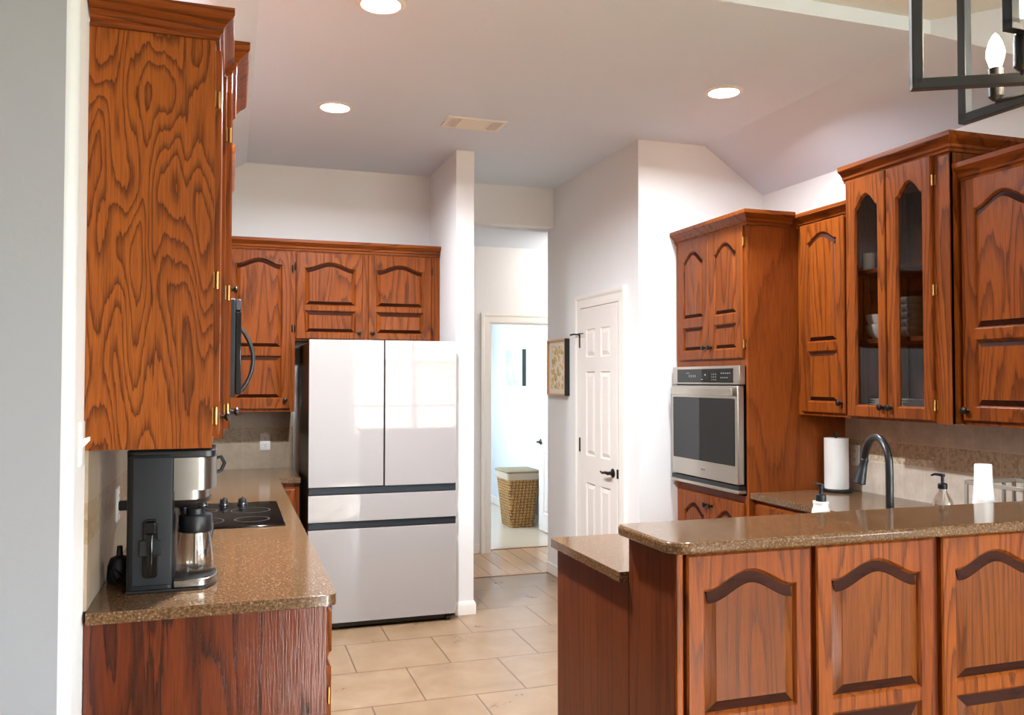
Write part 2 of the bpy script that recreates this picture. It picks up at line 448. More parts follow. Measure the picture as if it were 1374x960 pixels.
def merge(mb):
    """weld coincident points so pocket walls join the face"""
    key = {}; new = []; idx = []
    for v in mb.v:
        k = tuple(round(c*20000) for c in v)
        if k not in key: key[k] = len(new); new.append(v)
        idx.append(key[k])
    out = MB(); out.v = new
    for f in mb.f:
        g = []
        for i in f:
            j = idx[i]
            if not g or g[-1] != j: g.append(j)
        if len(g) > 2 and g[0] == g[-1]: g.pop()
        if len(set(g)) > 2: out.f.append(g)
    return out
def add_knob(door, F, u, v, t):
    MB().lathe(F.p(u, v, t-.001), F.N, [(.010, 0), (.010, .003), (.0055, .005), (.0055, .014), (.012, .019), (.0155, .023), (.0145, .028), (.008, .031), (.0, .032)], 18).build('knob', BRONZE, door)
CROWN = [(0, 0), (.010, 0), (.012, .012), (.020, .018), (.022, .030), (.034, .044), (.046, .052), (.050, .058), (.050, .078), (0, .078)]
def crown(cab, path, z, mat, name='crown_moulding', k=1.0, zs=1.0):
    """sweep the crown profile along an XY path; outward is to the right of travel"""
    P = [Vector(p) for p in path]; L = []
    for i, p in enumerate(P):
        ds = []
        if i > 0: ds.append((P[i]-P[i-1]).normalized())
        if i < len(P)-1: ds.append((P[i+1]-P[i]).normalized())
        ns = [Vector((d.y, -d.x)) for d in ds]
        m = sum(ns, Vector((0, 0))).normalized(); m = m/m.dot(ns[0])
        L.append([(p.x + m.x*o*k, p.y + m.y*o*k, z + h*zs) for o, h in CROWN])
    return MB().loops(L).build(name, mat, cab, smooth=25)

# ------------------------------------------------------------------ the setting
CH = 3.05
struct(box('floor', TILE, -5, 4.8, -3.4, 6.405, -.10, 0))
struct(box('floor_hall', PLANK, .9, 4.4, 6.405, 7.40, -.10, 0))
struct(box('floor_laundry', LTILE, 1.2, 3.25, 7.40, 11.1, -.10, 0))
# kitchen ceiling: flat middle, sloped sides, its right front corner cut at 45 degrees
def slab(mb, foot, zb_, zt_):
    mb.loops([[(x, y, zb_(x)) for x, y in foot], [(x, y, zt_) for x, y in foot]])
cm_ = MB()
slab(cm_, [(.10, 2.95), (2.91, 2.95), (2.91, 6.44), (.10, 6.44)], lambda x: CH, 3.25)
slab(cm_, [(-.50, 2.95), (.10, 2.95), (.10, 6.44), (-.50, 6.44)], lambda x: CH - (.10-x)*.667, 3.25)
slab(cm_, [(2.91, 2.95), (3.48, 2.36), (3.48, 4.95), (2.91, 4.95)], lambda x: CH - (x-2.91)*.669, 3.25)
struct(cm_.build('ceiling', CEIL, smooth=5))
dc = MB(); slab(dc, [(-5, -3.5), (4.9, -3.5), (4.9, 2.30), (3.52, 2.30), (2.915, 2.955), (-5, 2.955)], lambda x: 3.112, 3.25)
struct(dc.build('ceiling_dining', CEILD, smooth=5))
# left wall with its rounded outer corner
r = .029; cx, cy = -.365-r, 2.356+r
struct(box('wall_left', WALL, -.5, -.365, cy, 6.30, 0, 3.35))
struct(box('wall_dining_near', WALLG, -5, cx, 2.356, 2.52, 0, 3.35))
arc = [(cx + r*math.cos(a), cy + r*math.sin(a)) for a in [-i*math.pi/24 for i in range(13)]]
struct(MB().prism(arc + [(cx, cy)], 'z', 0, 3.35).build('wall_corner', plain('lit_corner_paint', lin(214, 216, 216), .5), smooth=50))  # wall's rounded corner; its highlight is put into a colour paler than the near wall
struct(box('wall_back', WALL, -.5, 1.41, 6.22, 6.43, 0, 3.15))
struct(box('wall_fridge_side', WALL, 1.41, 1.532, 5.437, 6.43, 0, 3.15))
struct(box('wall_hall_header', WALL, 1.532, 2.436, 6.312, 6.43, 2.745, 3.15))
struct(box('wall_pantry_side', WALL, 2.435, 2.56, 4.833, 6.449, 0, 3.15))
struct(box('wall_pantry_front', WALL, 2.56, 3.351, 4.833, 4.95, 0, 3.15))
struct(box('wall_right', WALL, 3.351, 3.48, 2.02, 4.95, 0, 3.6))
struct(box('wall_dining_return', WALL2, 3.48, 4.9, 2.02, 2.14, 0, 3.8))
struct(box('wall_hall_left', WALL, .8, .9, 6.43, 7.42, 0, 2.9))
struct(box('wall_hall_right', WALL, 4.4, 4.5, 6.33, 7.42, 0, 2.9))
struct(box('wall_hall_near', WALL, 2.56, 4.4, 6.33, 6.449, 0, 2.9))
struct(box('ceiling_hall', CEIL, .8, 4.5, 6.43, 7.45, 2.725, 2.85))
struct(box('ceiling_laundry', CEIL, 1.1, 3.3, 7.4, 11.2, 2.45, 2.85))
def wall_with_openings(name, mat, axis, a0, a1, d0, d1, z1, ops, label=None):
    """wall along x (axis 'x') or y between a0..a1, thickness d0..d1, openings (u0,u1,v0,v1)"""
    mb = MB(); ops = sorted(ops)
    def bx(u0, u1, v0, v1):
        if axis == 'x': mb.box(u0, u1, d0, d1, v0, v1)
        else: mb.box(d0, d1, u0, u1, v0, v1)
    cur = a0
    for (u0, u1, v0, v1) in ops:
        bx(cur, u0, 0, z1)
        if v0 > 0: bx(u0, u1, 0, v0)
        bx(u0, u1, v1, z1); cur = u1
    bx(cur, a1, 0, z1)
    return struct(mb.build(name, mat), label)
wall_with_openings('wall_hall_far', WALL, 'x', .8, 4.5, 7.30, 7.42, 2.85, [(2.205, 3.02, 0, 2.045)])
struct(box('wall_laundry_right', LAUNDRY, 3.13, 3.25, 7.42, 11.1, 0, 2.6))
struct(box('wall_laundry_far', LAUNDRY, 1.1, 3.25, 11.0, 11.1, 0, 2.6))
wall_with_openings('wall_laundry_left', LAUNDRY, 'y', 7.42, 11.0, 1.1, 1.2, 2.6, [(8.45, 9.4, 1.1, 2.05)])
WINS = [(1.90, 3.96, .62, 2.5)]
wall_with_openings('wall_dining_back', WALL2, 'x', -5, 4.9, -3.52, -3.40, 3.8, WINS)
wall_with_openings('wall_dining_right', WALL2, 'y', -3.4, 2.02, 4.8, 4.92, 3.8, [(-2.9, -.6, .6, 2.5)])  # opening for the added fill window
struct(box('wall_dining_left', WALL2, -5.1, -5.0, -3.5, 2.52, 0, 3.8))
def window(idx, axis, u0, u1, v0, v1, d0, d1, units, cols, rows):
    w = D.objects.new('window_%d' % idx, None); COL.objects.link(w)
    def bx(mb, a0, a1, z0, z1, e0=d0, e1=d1):
        if axis == 'x': mb.box(a0, a1, e0, e1, z0, z1)
        else: mb.box(e0, e1, a0, a1, z0, z1)
    w.location = ((u0+u1)/2, d0, v0) if axis == 'x' else (d0, (u0+u1)/2, v0); w['kind'] = 'structure'
    fr = MB(); e = .055
    bx(fr, u0, u1, v0, v0+e); bx(fr, u0, u1, v1-e, v1); bx(fr, u0, u0+e, v0+e, v1-e); bx(fr, u1-e, u1, v0+e, v1-e)
    uw = (u1-u0)/units; dm = (d0+d1)/2
    for k in range(1, units): bx(fr, u0+k*uw-.05, u0+k*uw+.05, v0+e, v1-e)
    struct(fr.build('window_frame', TRIM, w))
    mu = MB()
    for k in range(units):
        for c in range(1, cols):
            x = u0+k*uw + c*uw/cols; bx(mu, x-.009, x+.009, v0+e, v1-e, dm-.012, dm+.012)
    for q, zz in enumerate(rows): bx(mu, u0+e, u1-e, zz-(.022 if q == 0 else .009), zz+(.022 if q == 0 else .009), dm-.016, dm+.016)
    struct(mu.build('window_muntin', TRIM, w))
    gp = MB(); bx(gp, u0+.02, u1-.02, v0+.02, v1-.02, dm-.003, dm+.003)
    struct(gp.build('window_glass', GLASS, w))
window(1, 'x', *WINS[0], -3.50, -3.42, 2, 3, (1.10, 1.59, 2.06))
window(2, 'y', -2.9, -.6, .6, 2.5, 4.82, 4.90, 2, 3, (1.10, 1.59, 2.06))  # unseen window, added to bring fill light in from the right
window(3, 'y', 8.45, 9.4, 1.1, 2.05, 1.12, 1.18, 2, 1, (1.6,))
# baseboards
def baseboard(name, poly):
    struct(MB().prism(poly, 'z', 0, .085).build(name, TRIM, bevel=.006))
    return
bb = .014
struct(MB().loops([[(1.405, 5.437-bb*k, z), (1.532+bb*k, 5.437-bb*k, z), (1.532+bb*k, 6.43, z), (1.405, 6.43, z)] for k, z in ((1, 0), (1, .06), (.75, .075), (.35, .085))]).build('baseboard_fridge_side', TRIM))
struct(MB().box(2.435-bb, 2.435, 5.87, 6.449, 0, .085).build('baseboard_pantry', TRIM, bevel=.005))
struct(MB().box(2.435-bb, 2.435, 4.833, 5.03, 0, .085).build('baseboard_pantry_near', TRIM, bevel=.005))
struct(MB().box(.9, 2.11, 7.30-bb, 7.30, 0, .085).build('baseboard_hall', TRIM, bevel=.005))
struct(MB().box(3.13-bb, 3.13, 7.46, 11.0, 0, .095).build('baseboard_laundry', TRIM, bevel=.005))
# casing round the laundry opening
def casing_y(name, x0, x1, zt, y, w=.085, parent=None, sgn=-1):
    prof_ = [(0, 0), (0, .012), (.02, .018), (.05, .014), (.062, .020), (w, .020), (w, 0)]
    mb = MB()
    path = [(x0, 0, (-1, 0)), (x0, zt, (-1, 1)), (x1, zt, (1, 1)), (x1, 0, (1, 0))]
    L = [[(px + a*d[0], y + sgn*b, pz + a*d[1]) for a, b in prof_] for px, pz, d in path]
    return mb.loops(L).build(name, TRIM, parent, smooth=25)
struct(casing_y('trim_2', 2.205, 3.02, 2.045, 7.30))
jm = MB(); jm.box(2.195, 2.215, 7.295, 7.425, 0, 2.05); jm.box(3.01, 3.03, 7.295, 7.425, 0, 2.05); jm.box(2.195, 3.03, 7.295, 7.425, 2.035, 2.055)
struct(jm.build('trim_3', TRIM))
struct(MB().box(2.215, 3.01, 7.395, 7.425, 0, .006).build('trim_4', plain('threshold_wood', lin(150, 110, 78), .4)))
struct(MB().box(1.532, 2.435, 6.395, 6.42, 0, .005).build('trim_5', plain('floor_transition', lin(140, 104, 74), .4)))

# pantry door in the wall facing left, and its casing
def six_panel(F, w, h, name, idx):
    d = D.objects.new(name, None); COL.objects.link(d); d.location = F.p(w/2, 0, 0); d['kind'] = 'structure'
    s, mid = .105*w/.62, .09
    x = [s, w/2-mid/2, w/2+mid/2, w-s]
    rows = [(.19, .80), (.99, 1.58), (1.68, 1.88)]
    ps = [(x[a], x[a+1], v0*h/2.03, v1*h/2.03) for v0, v1 in rows for a in (0, 2)]
    leaf = add_door(d, F, 0, w, .01, h, ps, DOORW, DOORW, t=.030, name='door_leaf', bev=.028)
    leaf['kind'] = 'structure'
    return d, leaf
F = Fr((2.435, 5.727, 0), (0, -1, 0), (-1, 0, 0)); F.O.x = 2.443
pdoor, leaf = six_panel(F, .620, 2.045, 'door_1', 1)
pdoor['label'] = 'closed white six-panel pantry door with black hinges and lever'
prof_ = [(0, 0), (0, .016), (.02, .022), (.055, .018), (.07, .026), (.095, .026), (.095, 0)]
path = [(5.735, 0, (1, 0)), (5.735, 2.05, (1, 1)), (5.099, 2.05, (-1, 1)), (5.099, 0, (-1, 0))]
struct(MB().loops([[(2.435-b, py + a*d[0], pz + a*d[1]) for a, b in prof_] for py, pz, d in path]).build('trim_6', TRIM, smooth=25))
def lever(F, u, v, n0, sgn, parent, mat=BRONZE, nm='door_handle'):
    mb = MB().lathe(F.p(u, v, n0), F.N, [(.031, 0), (.031, .006), (.024, .011), (.013, .014), (.012, .034), (.012, .046)], 20)
    mb.tube([F.p(u, v, n0+.040), F.p(u+sgn*.03, v+.003, n0+.046), F.p(u+sgn*.07, v-.004, n0+.047), F.p(u+sgn*.105, v+.002, n0+.044)], [.011, .010, .008, .007], 10)
    o = mb.build(nm, mat, parent); return o
lever(F, .555, .915, .028, -1, leaf)
st = MB(); a = F.p(.617, .885, .010); st.box(a.x-.022, a.x, a.y-.004, a.y+.004, .885, .945); st.build('latch_plate', BRONZE, leaf)
for k, v in enumerate((1.815, 1.065, .25)):
    hm = MB().tube([F.p(-.004, v-.05, .030), F.p(-.004, v+.05, .030)], .008, 10)
    hp = F.p(-.004, v, .022); hm.box(hp.x-.002, hp.x+.002, hp.y-.022, hp.y+.018, v-.05, v+.05)
    if k == 0: hm.tube([F.p(-.004, v+.045, .035), F.p(-.05, v+.05, .062), F.p(-.085, v+.046, .07)], [.005, .006, .007], 8); hm.tube([F.p(-.004, v+.045, .035), F.p(.06, v+.048, .07), F.p(.10, v+.048, .05)], [.003, .003, .004], 8)
    hm.build('hinge', BLACK, leaf)
# laundry door, open against the laundry wall
F = Fr((3.035, 7.44, 0), (0, 1, 0), (-1, 0, 0))
ldoor, leaf2 = six_panel(F, .78, 2.03, 'door_2', 2)
# this leaf faces left, seen edge on from the hall
ldoor['label'] = 'open white six-panel laundry door swung back beside the hamper'
lever(F, .72, .905, .028, -1, leaf2)

# tiled backsplashes
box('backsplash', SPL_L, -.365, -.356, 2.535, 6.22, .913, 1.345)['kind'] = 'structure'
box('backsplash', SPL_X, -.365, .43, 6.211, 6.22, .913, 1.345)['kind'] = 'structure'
box('backsplash', SPL_Y, 3.342, 3.351, 2.02, 4.05, .913, 1.345)['kind'] = 'structure'

# ------------------------------------------------------------------ cabinets
def std_panels(u0, u1, v0, v1, split, st=.055, rise=.03, low=True, top=.065):
    """arched upper panel over a plain lower one; split = height of the mid rail centre"""
    ps = [(u0+st, u1-st, split+.022, v1-top-rise, rise)]
    if low: ps.append((u0+st, u1-st, v0+st, split-.022, 0))
    return ps
# left run, upper cabinets (faces look to +X)
c = thing('upper_cabinet', (-.2, 2.70, 1.343), 'oak wall cabinet nearest on the left, its wide grained end panel above the coffee maker', 'cabinet', 'left wall cabinets')
MB().box(-.3645, -.046, 2.527, 2.868, 1.343, 2.492).build('carcass', OAK, c)
MB().box(-.3645, -.044, 2.510, 2.527, 1.342, 2.492).build('end_panel', OAK_PLY, c)
F = Fr((-.046, 2.515, 0), (0, 1, 0), (1, 0, 0))
add_door(c, F, .020, .340, 1.372, 2.462, std_panels(.020, .340, 1.372, 2.462, 1.70), knob=(.315, 1.415), hinges=((.020, 2.32), (.020, 1.81), (.020, 1.43)))
crown(c, [(-.362, 2.509), (-.044, 2.509), (-.044, 2.866)], 2.480, OAK_H['x'])
c = thing('upper_cabinet', (-.18, 3.29, 1.343), 'oak wall cabinet a step deeper, between the end-panel cabinet and the microwave', 'cabinet', 'left wall cabinets')
MB().box(-.3645, -.016, 2.870, 3.715, 1.343, 2.505).build('carcass', OAK, c, bevel=.002)
F = Fr((-.016, 2.870, 0), (0, 1, 0), (1, 0, 0))
for k, (a, b) in enumerate(((.020, .41), (.43, .825))):
    add_door(c, F, a, b, 1.372, 2.462, std_panels(a, b, 1.372, 2.462, 1.70), knob=((b-.03) if k == 0 else (a+.03), 1.415), hinges=((a if k == 0 else b, 2.32), (a if k == 0 else b, 1.81), (a if k == 0 else b, 1.43)))
crown(c, [(-.020, 2.869), (-.014, 2.869), (-.014, 3.40)], 2.505, OAK_H['x'], k=1.35, zs=1.2)
c = thing('upper_cabinet', (-.18, 4.11, 1.885), 'short oak wall cabinet above the microwave', 'cabinet', 'left wall cabinets')
MB().box(-.3645, -.016, 3.72, 4.50, 1.885, 2.45).build('carcass', OAK, c)
F = Fr((-.016, 3.72, 0), (0, 1, 0), (1, 0, 0))
for a, b, kk in ((.03, .385, .36), (.395, .75, .42)):
    add_door(c, F, a, b, 1.905, 2.42, std_panels(a, b, 1.905, 2.42, 2.0, low=False), knob=(kk, 1.945))
crown(c, [(-.014, 3.72), (-.014, 4.50)], 2.43, OAK_H['y'], k=.6)
c = thing('upper_cabinet', (-.18, 5.2, 1.32), 'oak corner wall cabinet beyond the microwave, behind its handle', 'cabinet', 'left wall cabinets')
MB().box(-.3645, -.046, 4.505, 6.21, 1.32, 2.42).build('carcass', OAK, c)
F = Fr((-.046, 4.505, 0), (0, 1, 0), (1, 0, 0))
add_door(c, F, .03, .62, 1.35, 2.40, std_panels(.03, .62, 1.35, 2.40, 1.70))
add_door(c, F, .64, 1.30, 1.35, 2.40, std_panels(.64, 1.30, 1.35, 2.40, 1.70))
# back wall uppers (face -Y at 5.885)
YB = 5.895
c = thing('upper_cabinet', (.185, 6.05, 1.318), 'tall oak wall cabinet in the back corner left of the fridge', 'cabinet', 'back wall cabinets')
MB().box(-.04, .416, YB, 6.21, 1.318, 2.415).build('carcass', OAK, c)
F = Fr((0, YB, 0), (1, 0, 0), (0, -1, 0))
add_door(c, F, -.025, .386, 1.338, 2.392, [(.032, .330, 1.742, 2.300, .042), (.032, .330, 1.405, 1.692, 0)], knob=(.352, 1.397), bev=.022)
crown(c, [(-.04, YB), (.416, YB)], 2.400, OAK_H['x'], zs=.92, k=.8)
for v in (2.27, 1.87): MB().lathe(F.p(.397, v-.02, .004), (0, 0, 1), [(.004, 0), (.005, .01), (.004, .05)], 8).build('hinge', BRONZE, c)
c = thing('upper_cabinet', (.91, 6.05, 1.795), 'wide two-door oak wall cabinet above the fridge', 'cabinet', 'back wall cabinets')
MB().box(.418, 1.408, YB, 6.21, 1.795, 2.415).build('carcass', OAK, c)
add_door(c, F, .422, .864, 1.806, 2.392, [(.475, .818, 2.030, 2.288, .042), (.475, .818, 1.846, 2.000, 0)], knob=(.838, 1.853), bev=.022)
add_door(c, F, .903, 1.345, 1.806, 2.392, [(.955, 1.290, 2.030, 2.288, .042), (.955, 1.290, 1.846, 2.000, 0)], knob=(.930, 1.853), bev=.022)
crown(c, [(.416, YB), (1.409, YB)], 2.400, OAK_H['x'], zs=.92, k=.8)
for u in (.414, 1.353):
    for v in (2.29, 1.87): MB().lathe(F.p(u, v-.02, .004), (0, 0, 1), [(.004, 0), (.005, .01), (.004, .05)], 8).build('hinge', BRONZE, c)
# left base cabinets
c = thing('base_cabinet', (-.05, 3.13, 0), 'oak base cabinet under the coffee maker with a dark glossy end panel', 'cabinet', 'left base cabinets')
MB().box(-.36, .272, 2.556, 3.72, .10, .882).build('carcass', OAK, c)
MB().box(-.362, .275, 2.538, 2.556, 0, .882).build('end_panel', OAK_RED, c)
MB().box(-.362, .20, 2.556, 3.72, 0, .10).build('toe_kick', OAK_RED, c)
F = Fr((.272, 2.538, 0), (0, 1, 0), (1, 0, 0))
def drawer(cab, F, u0, u1, v0, v1, mat=OAK):
    o = [(u0, v0), (u1, v0), (u1, v1), (u0, v1)]
    d = MB().loops([[F.p(a, b, 0) for a, b in o], [F.p(a, b, .008) for a, b in o], [F.p(a, b, .014) for a, b in inset(o, .010)], [F.p(a, b, .021) for a, b in inset(o, .014)]]).build('drawer', mat, cab, smooth=25)
    add_knob(d, F, (u0+u1)/2, (v0+v1)/2, .021)
    return d
for k, a in enumerate((.025, .60)):
    drawer(c, F, a, a+.555, .720, .862)
    add_door(c, F, a, a+.555, .13, .695, [(a+.06, a+.495, .19, .58, .04)], hinges=((a, .61), (a, .22)), knob=(a+.525, .64))
c = thing('base_cabinet', (-.05, 4.8, 0), 'oak base cabinet under the cooktop', 'cabinet', 'left base cabinets')
MB().box(-.36, .272, 3.722, 5.575, .10, .882).build('carcass', OAK, c)
MB().box(-.362, .20, 3.722, 5.575, 0, .10).build('toe_kick', OAK_RED, c)
F = Fr((.272, 3.722, 0), (0, 1, 0), (1, 0, 0))
for a in (.03, .64, 1.25): add_door(c, F, a, a+.58, .13, .862, std_panels(a, a+.58, .13, .862, .40))
c = thing('base_cabinet', (.2, 5.9, 0), 'small oak corner base cabinet beside the fridge', 'cabinet', 'left base cabinets')
MB().box(-.36, .428, 5.58, 6.21, .10, .882).build('carcass', OAK, c)
MB().box(-.36, .428, 5.64, 6.21, 0, .10).build('toe_kick', OAK_RED, c)
F = Fr((.272, 5.58, 0), (1, 0, 0), (0, -1, 0))
add_door(c, F, .022, .128, .13, .840, [(.045, .105, .19, .74, .02)], bev=.012, hinges=((.128, .66),), hw=.012)

# countertops
def counter(name, poly, z0, z1, label, holes=(), rnd=None):
    if holes:
        vs, fs = fill_holes(poly, [list(h) for h in holes]); mb = MB()
        mb.add([(a, b, z1) for a, b in vs], fs); mb.add([(a, b, z0) for a, b in vs], fs)
        for lp in [poly] + [list(h) for h in holes]:
            mb.loops([[(a, b, z0) for a, b in lp], [(a, b, z1) for a, b in lp]], (False, False))
        mb = merge(mb)
    else: mb = MB().prism(poly, 'z', z0, z1)
    o = mb.build(name, STONE, None, bevel=.010, seg=3)
    return tag(o, label, 'countertop')
def rounded(poly, radii, n=6):
    out = []
    for i, p in enumerate(poly):
        r_ = radii.get(i, 0)
        if not r_: out.append(p); continue
        p = Vector(p); a = (Vector(poly[i-1])-p).normalized(); b = (Vector(poly[(i+1) % len(poly)])-p).normalized()
        q = p + a*r_ + b*r_
        for k in range(n+1):
            t = k/n*math.pi/2
            out.append(tuple(q - b*r_*math.cos(t) - a*r_*math.sin(t)))
    return out
cook_h = [(-.245, 3.76), (.215, 3.76), (.215, 4.47), (-.245, 4.47)]
counter('countertop', rounded([(-.355, 2.505), (.300, 2.505), (.300, 5.552), (.432, 5.552), (.432, 6.21), (-.355, 6.21)], {1: .03}), .882, .914,
        'speckled brown stone countertop on the left holding the coffee maker and cooktop', [cook_h])
counter('bar_countertop', rounded([(1.178, 2.140), (3.349, 2.140), (3.349, 2.512), (1.178, 2.512)], {0: .07, 3: .03}), 1.036, 1.070,
        'raised speckled stone bar top along the peninsula in front')
sink_h = [(2.12, 2.72), (2.80, 2.72), (2.80, 3.06), (2.12, 3.06)]
counter('countertop', rounded([(1.193, 2.512), (3.341, 2.512), (3.341, 4.046), (2.708, 4.046), (2.708, 3.143), (1.193, 3.143)], {5: .02}), .882, .914,
        'lower speckled stone countertop behind the bar, around the sink', [sink_h])
o = MB()
for z0, z1, i in ((.70, .705, 0),):
    o.box(2.10, 2.82, 2.70, 3.08, .70, .705); o.box(2.10, 2.12, 2.70, 3.08, .705, .882); o.box(2.80, 2.82, 2.70, 3.08, .705, .882)
    o.box(2.12, 2.80, 2.70, 2.72, .705, .882); o.box(2.12, 2.80, 3.06, 3.08, .705, .882)
sink = thing('sink', (2.46, 2.89, .70), 'steel sink basin set into the counter behind the bar', 'sink')
o.build('basin', STEEL, sink); MB().lathe((2.46, 2.89, .705), (0, 0, 1), [(.045, 0), (.045, .004), (.03, .002)], 20).build('drain', CHAR, sink)

# right side: oven cabinet
XO = 2.702
c = thing('oven_cabinet', (3.02, 4.44, 0), 'tall oak oven cabinet against the pantry wall with the built-in oven', 'cabinet')
cb = MB(); cb.box(XO, 3.348, 4.046, 4.066, 0, 2.42); cb.box(XO, 3.348, 4.812, 4.830, 0, 2.42); cb.box(3.33, 3.348, 4.066, 4.812, 0, 2.42)
cb.box(XO, 3.33, 4.066, 4.812, 1.612, 2.42); cb.box(XO, 3.33, 4.066, 4.812, .10, .892); cb.box(XO, 3.33, 4.066, 4.812, .892, .8925)
cb.build('carcass', OAK_SIDE, c, bevel=.0015)
MB().box(XO+.06, 3.33, 4.066, 4.812, 0, .10).build('toe_kick', OAK_RED, c)
F = Fr((XO, 4.830, 0), (0, -1, 0), (-1, 0, 0))
for k, (a, b) in enumerate(((.050, .405), (.408, .756))):
    add_door(c, F, a, b, 1.652, 2.394, [(a+.060, b-.060, 1.905, 2.262, .060), (a+.060, b-.060, 1.706, 1.855, 0)], mat=OAK, bev=.018,
             knob=((b-.028) if k == 0 else (a+.028), 1.722), hinges=(((b, 2.30), (b, 1.73)) if k else ()))
    add_door(c, F, a, b, .14, .852, [(a+.060, b-.060, .22, .735, .055)], bev=.018, knob=((b-.028) if k == 0 else (a+.028), .795))
crown(c, [(XO, 4.829), (XO, 4.046), (2.98, 4.046)], 2.388, OAK_H['x'])
ov = thing('wall_oven', (2.69, 4.44, .90), 'stainless steel built-in wall oven with dark glass door', 'oven')
MB().box(2.698, 3.25, 4.085, 4.795, .905, 1.605).build('oven_body', BLACK, ov)
MB().box(2.660, 2.698, 4.068, 4.810, 1.507, 1.612).build('control_panel', STEEL, ov, bevel=.003)
MB().box(2.6575, 2.661, 4.130, 4.748, 1.516, 1.597).build('control_glass', BLACKG, ov, bevel=.001)
TXT = plain('panel_marking', lin(150, 148, 144), .5)
mk = MB()
def mark(y, z, w_, h_): mk.box(2.6568, 2.6576, y-w_/2, y+w_/2, z-h_/2, z+h_/2)
for k in range(5):
    mark(4.245-.021*k, 1.570, .008, .006)
    if k < 4: mark(4.250-.021*k, 1.545, .008, .006)
for i in range(3):
    for j in range(3): mark(4.345-.020*i, 1.565-.016*j, .005, .006)
mark(4.620, 1.573, .040, .003); mark(4.420, 1.562, .012, .009); mark(4.455, 1.535, .02, .004)
for k in range(4): mark(4.60-.022*k, 1.555, .006, .014)
mk.build('panel_marking', TXT, ov)
od = MB().box(2.650, 2.690, 4.070, 4.808, .955, 1.498).build('oven_door', STEEL, ov, bevel=.004)
MB().box(2.6475, 2.651, 4.100, 4.785, 1.055, 1.428).build('oven_window', BLACKG, od, bevel=.002)
hd = MB(); hd.box(2.628, 2.640, 4.100, 4.780, 1.440, 1.487); hd.box(2.640, 2.651, 4.12, 4.15, 1.45, 1.48); hd.box(2.640, 2.651, 4.73, 4.76, 1.45, 1.48)
hd.build('oven_handle', STEEL, od, bevel=.004)
lg = MB()
for k, (w_, h_) in enumerate(((.010, .011), (.007, .009), (.009, .010), (.006, .008))): lg.box(2.6493, 2.6502, 4.452-.012*k-w_/2, 4.452-.012*k+w_/2, 1.005-h_/2, 1.005+h_/2)
lg.build('nameplate_mark', plain('etched_grey', lin(110, 104, 98), .4), od)
MB().box(2.652, 2.695, 4.068, 4.810, .925, .948).build('vent_gap', BLACK, ov)
MB().box(2.645, 2.700, 4.066, 4.812, .906, .924).build('lower_trim', STEEL, ov, bevel=.003)
# right wall uppers
XR = 3.03
c = thing('upper_cabinet', (3.19, 3.83, 1.338), 'narrow single-door oak wall cabinet between the oven cabinet and glass cabinet', 'cabinet', 'right wall cabinets')
MB().box(XR, 3.348, 3.580, 4.044, 1.338, 2.405).build('carcass', OAK, c)
F = Fr((XR, 4.044, 0), (0, -1, 0), (-1, 0, 0))
add_door(c, F, .040, .398, 1.356, 2.388, [(.098, .340, 1.735, 2.285, .045), (.098, .340, 1.412, 1.690, 0)], bev=.020, knob=(.372, 1.412))
for v in (2.28, 1.85, 1.42): MB().lathe(F.p(.034, v-.02, .004), (0, 0, 1), [(.003, 0), (.004, .01), (.003, .045)], 8).build('hinge', BRASS, c)
crown(c, [(XR, 4.05), (XR, 3.58)], 2.378, OAK_H['y'], zs=.95)
XG, g0, g1 = 2.97, 2.915, 3.572
c = thing('display_cabinet', (3.16, 3.24, 1.340), 'tallest oak wall cabinet with two arched glass doors showing white dishes', 'cabinet')
cb = MB(); zt = 2.548
cb.box(XG, 3.348, g0, g0+.018, 1.340, zt); cb.box(XG, 3.348, g1-.018, g1, 1.340, zt); cb.box(XG, 3.33, g0+.018, g1-.018, 1.340, 1.375); cb.box(XG, 3.33, g0+.018, g1-.018, 2.50, zt)
cb.build('carcass', OAK, c, bevel=.0015)
MB().box(3.330, 3.347, g0+.018, g1-.018, 1.375, 2.50).build('back_panel', OAK_IN, c)
ff = MB(); ff.box(XG-.004, XG+.016, g0, g0+.094, 1.340, zt); ff.box(XG-.004, XG+.016, g1-.04, g1, 1.340, zt)
ff.box(XG-.004, XG+.016, g0+.094, g1-.04, 1.340, 1.378); ff.box(XG-.004, XG+.016, g0+.094, g1-.04, 2.50, zt)
ff.build('face_frame', OAK, c)
for zz in (1.715, 2.063): MB().box(3.02, 3.330, g0+.018, g1-.018, zz, zz+.020).build('shelf', OAK_IN, c)
F = Fr((XG-.004, g1, 0), (0, -1, 0), (-1, 0, 0))
for k, (a, b) in enumerate(((.018, .290), (.296, .570))):
    add_door(c, F, a, b, 1.350, 2.532, [(a+.062, b-.048, 1.402, 2.385, .065)], glass=True, knob=((b-.024) if k == 0 else (a+.024), 1.402),
             hinges=(((b, 2.42), (b, 1.93), (b, 1.42)) if k else ()))
crown(c, [(XG-.004, g1), (XG-.004, g0), (3.348, g0)], 2.528, OAK_H['y'])
c = thing('upper_cabinet', (3.19, 2.48, 1.338), 'oak wall cabinet at the right edge, nearest to the camera on that wall', 'cabinet', 'right wall cabinets')
MB().box(XR, 3.348, 2.03, 2.912, 1.338, 2.425).build('carcass', OAK, c)
F = Fr((XR, 2.912, 0), (0, -1, 0), (-1, 0, 0))
add_door(c, F, .012, .432, 1.356, 2.398, [(.075, .365, 1.748, 2.268, .055), (.075, .365, 1.415, 1.705, 0)], bev=.024, knob=(.036, 1.400))
add_door(c, F, .440, .862, 1.356, 2.398, [(.505, .795, 1.748, 2.268, .055), (.505, .795, 1.415, 1.705, 0)], bev=.024, knob=(.835, 1.400))
crown(c, [(XR, 2.914), (XR, 2.03)], 2.395, OAK_H['y'])
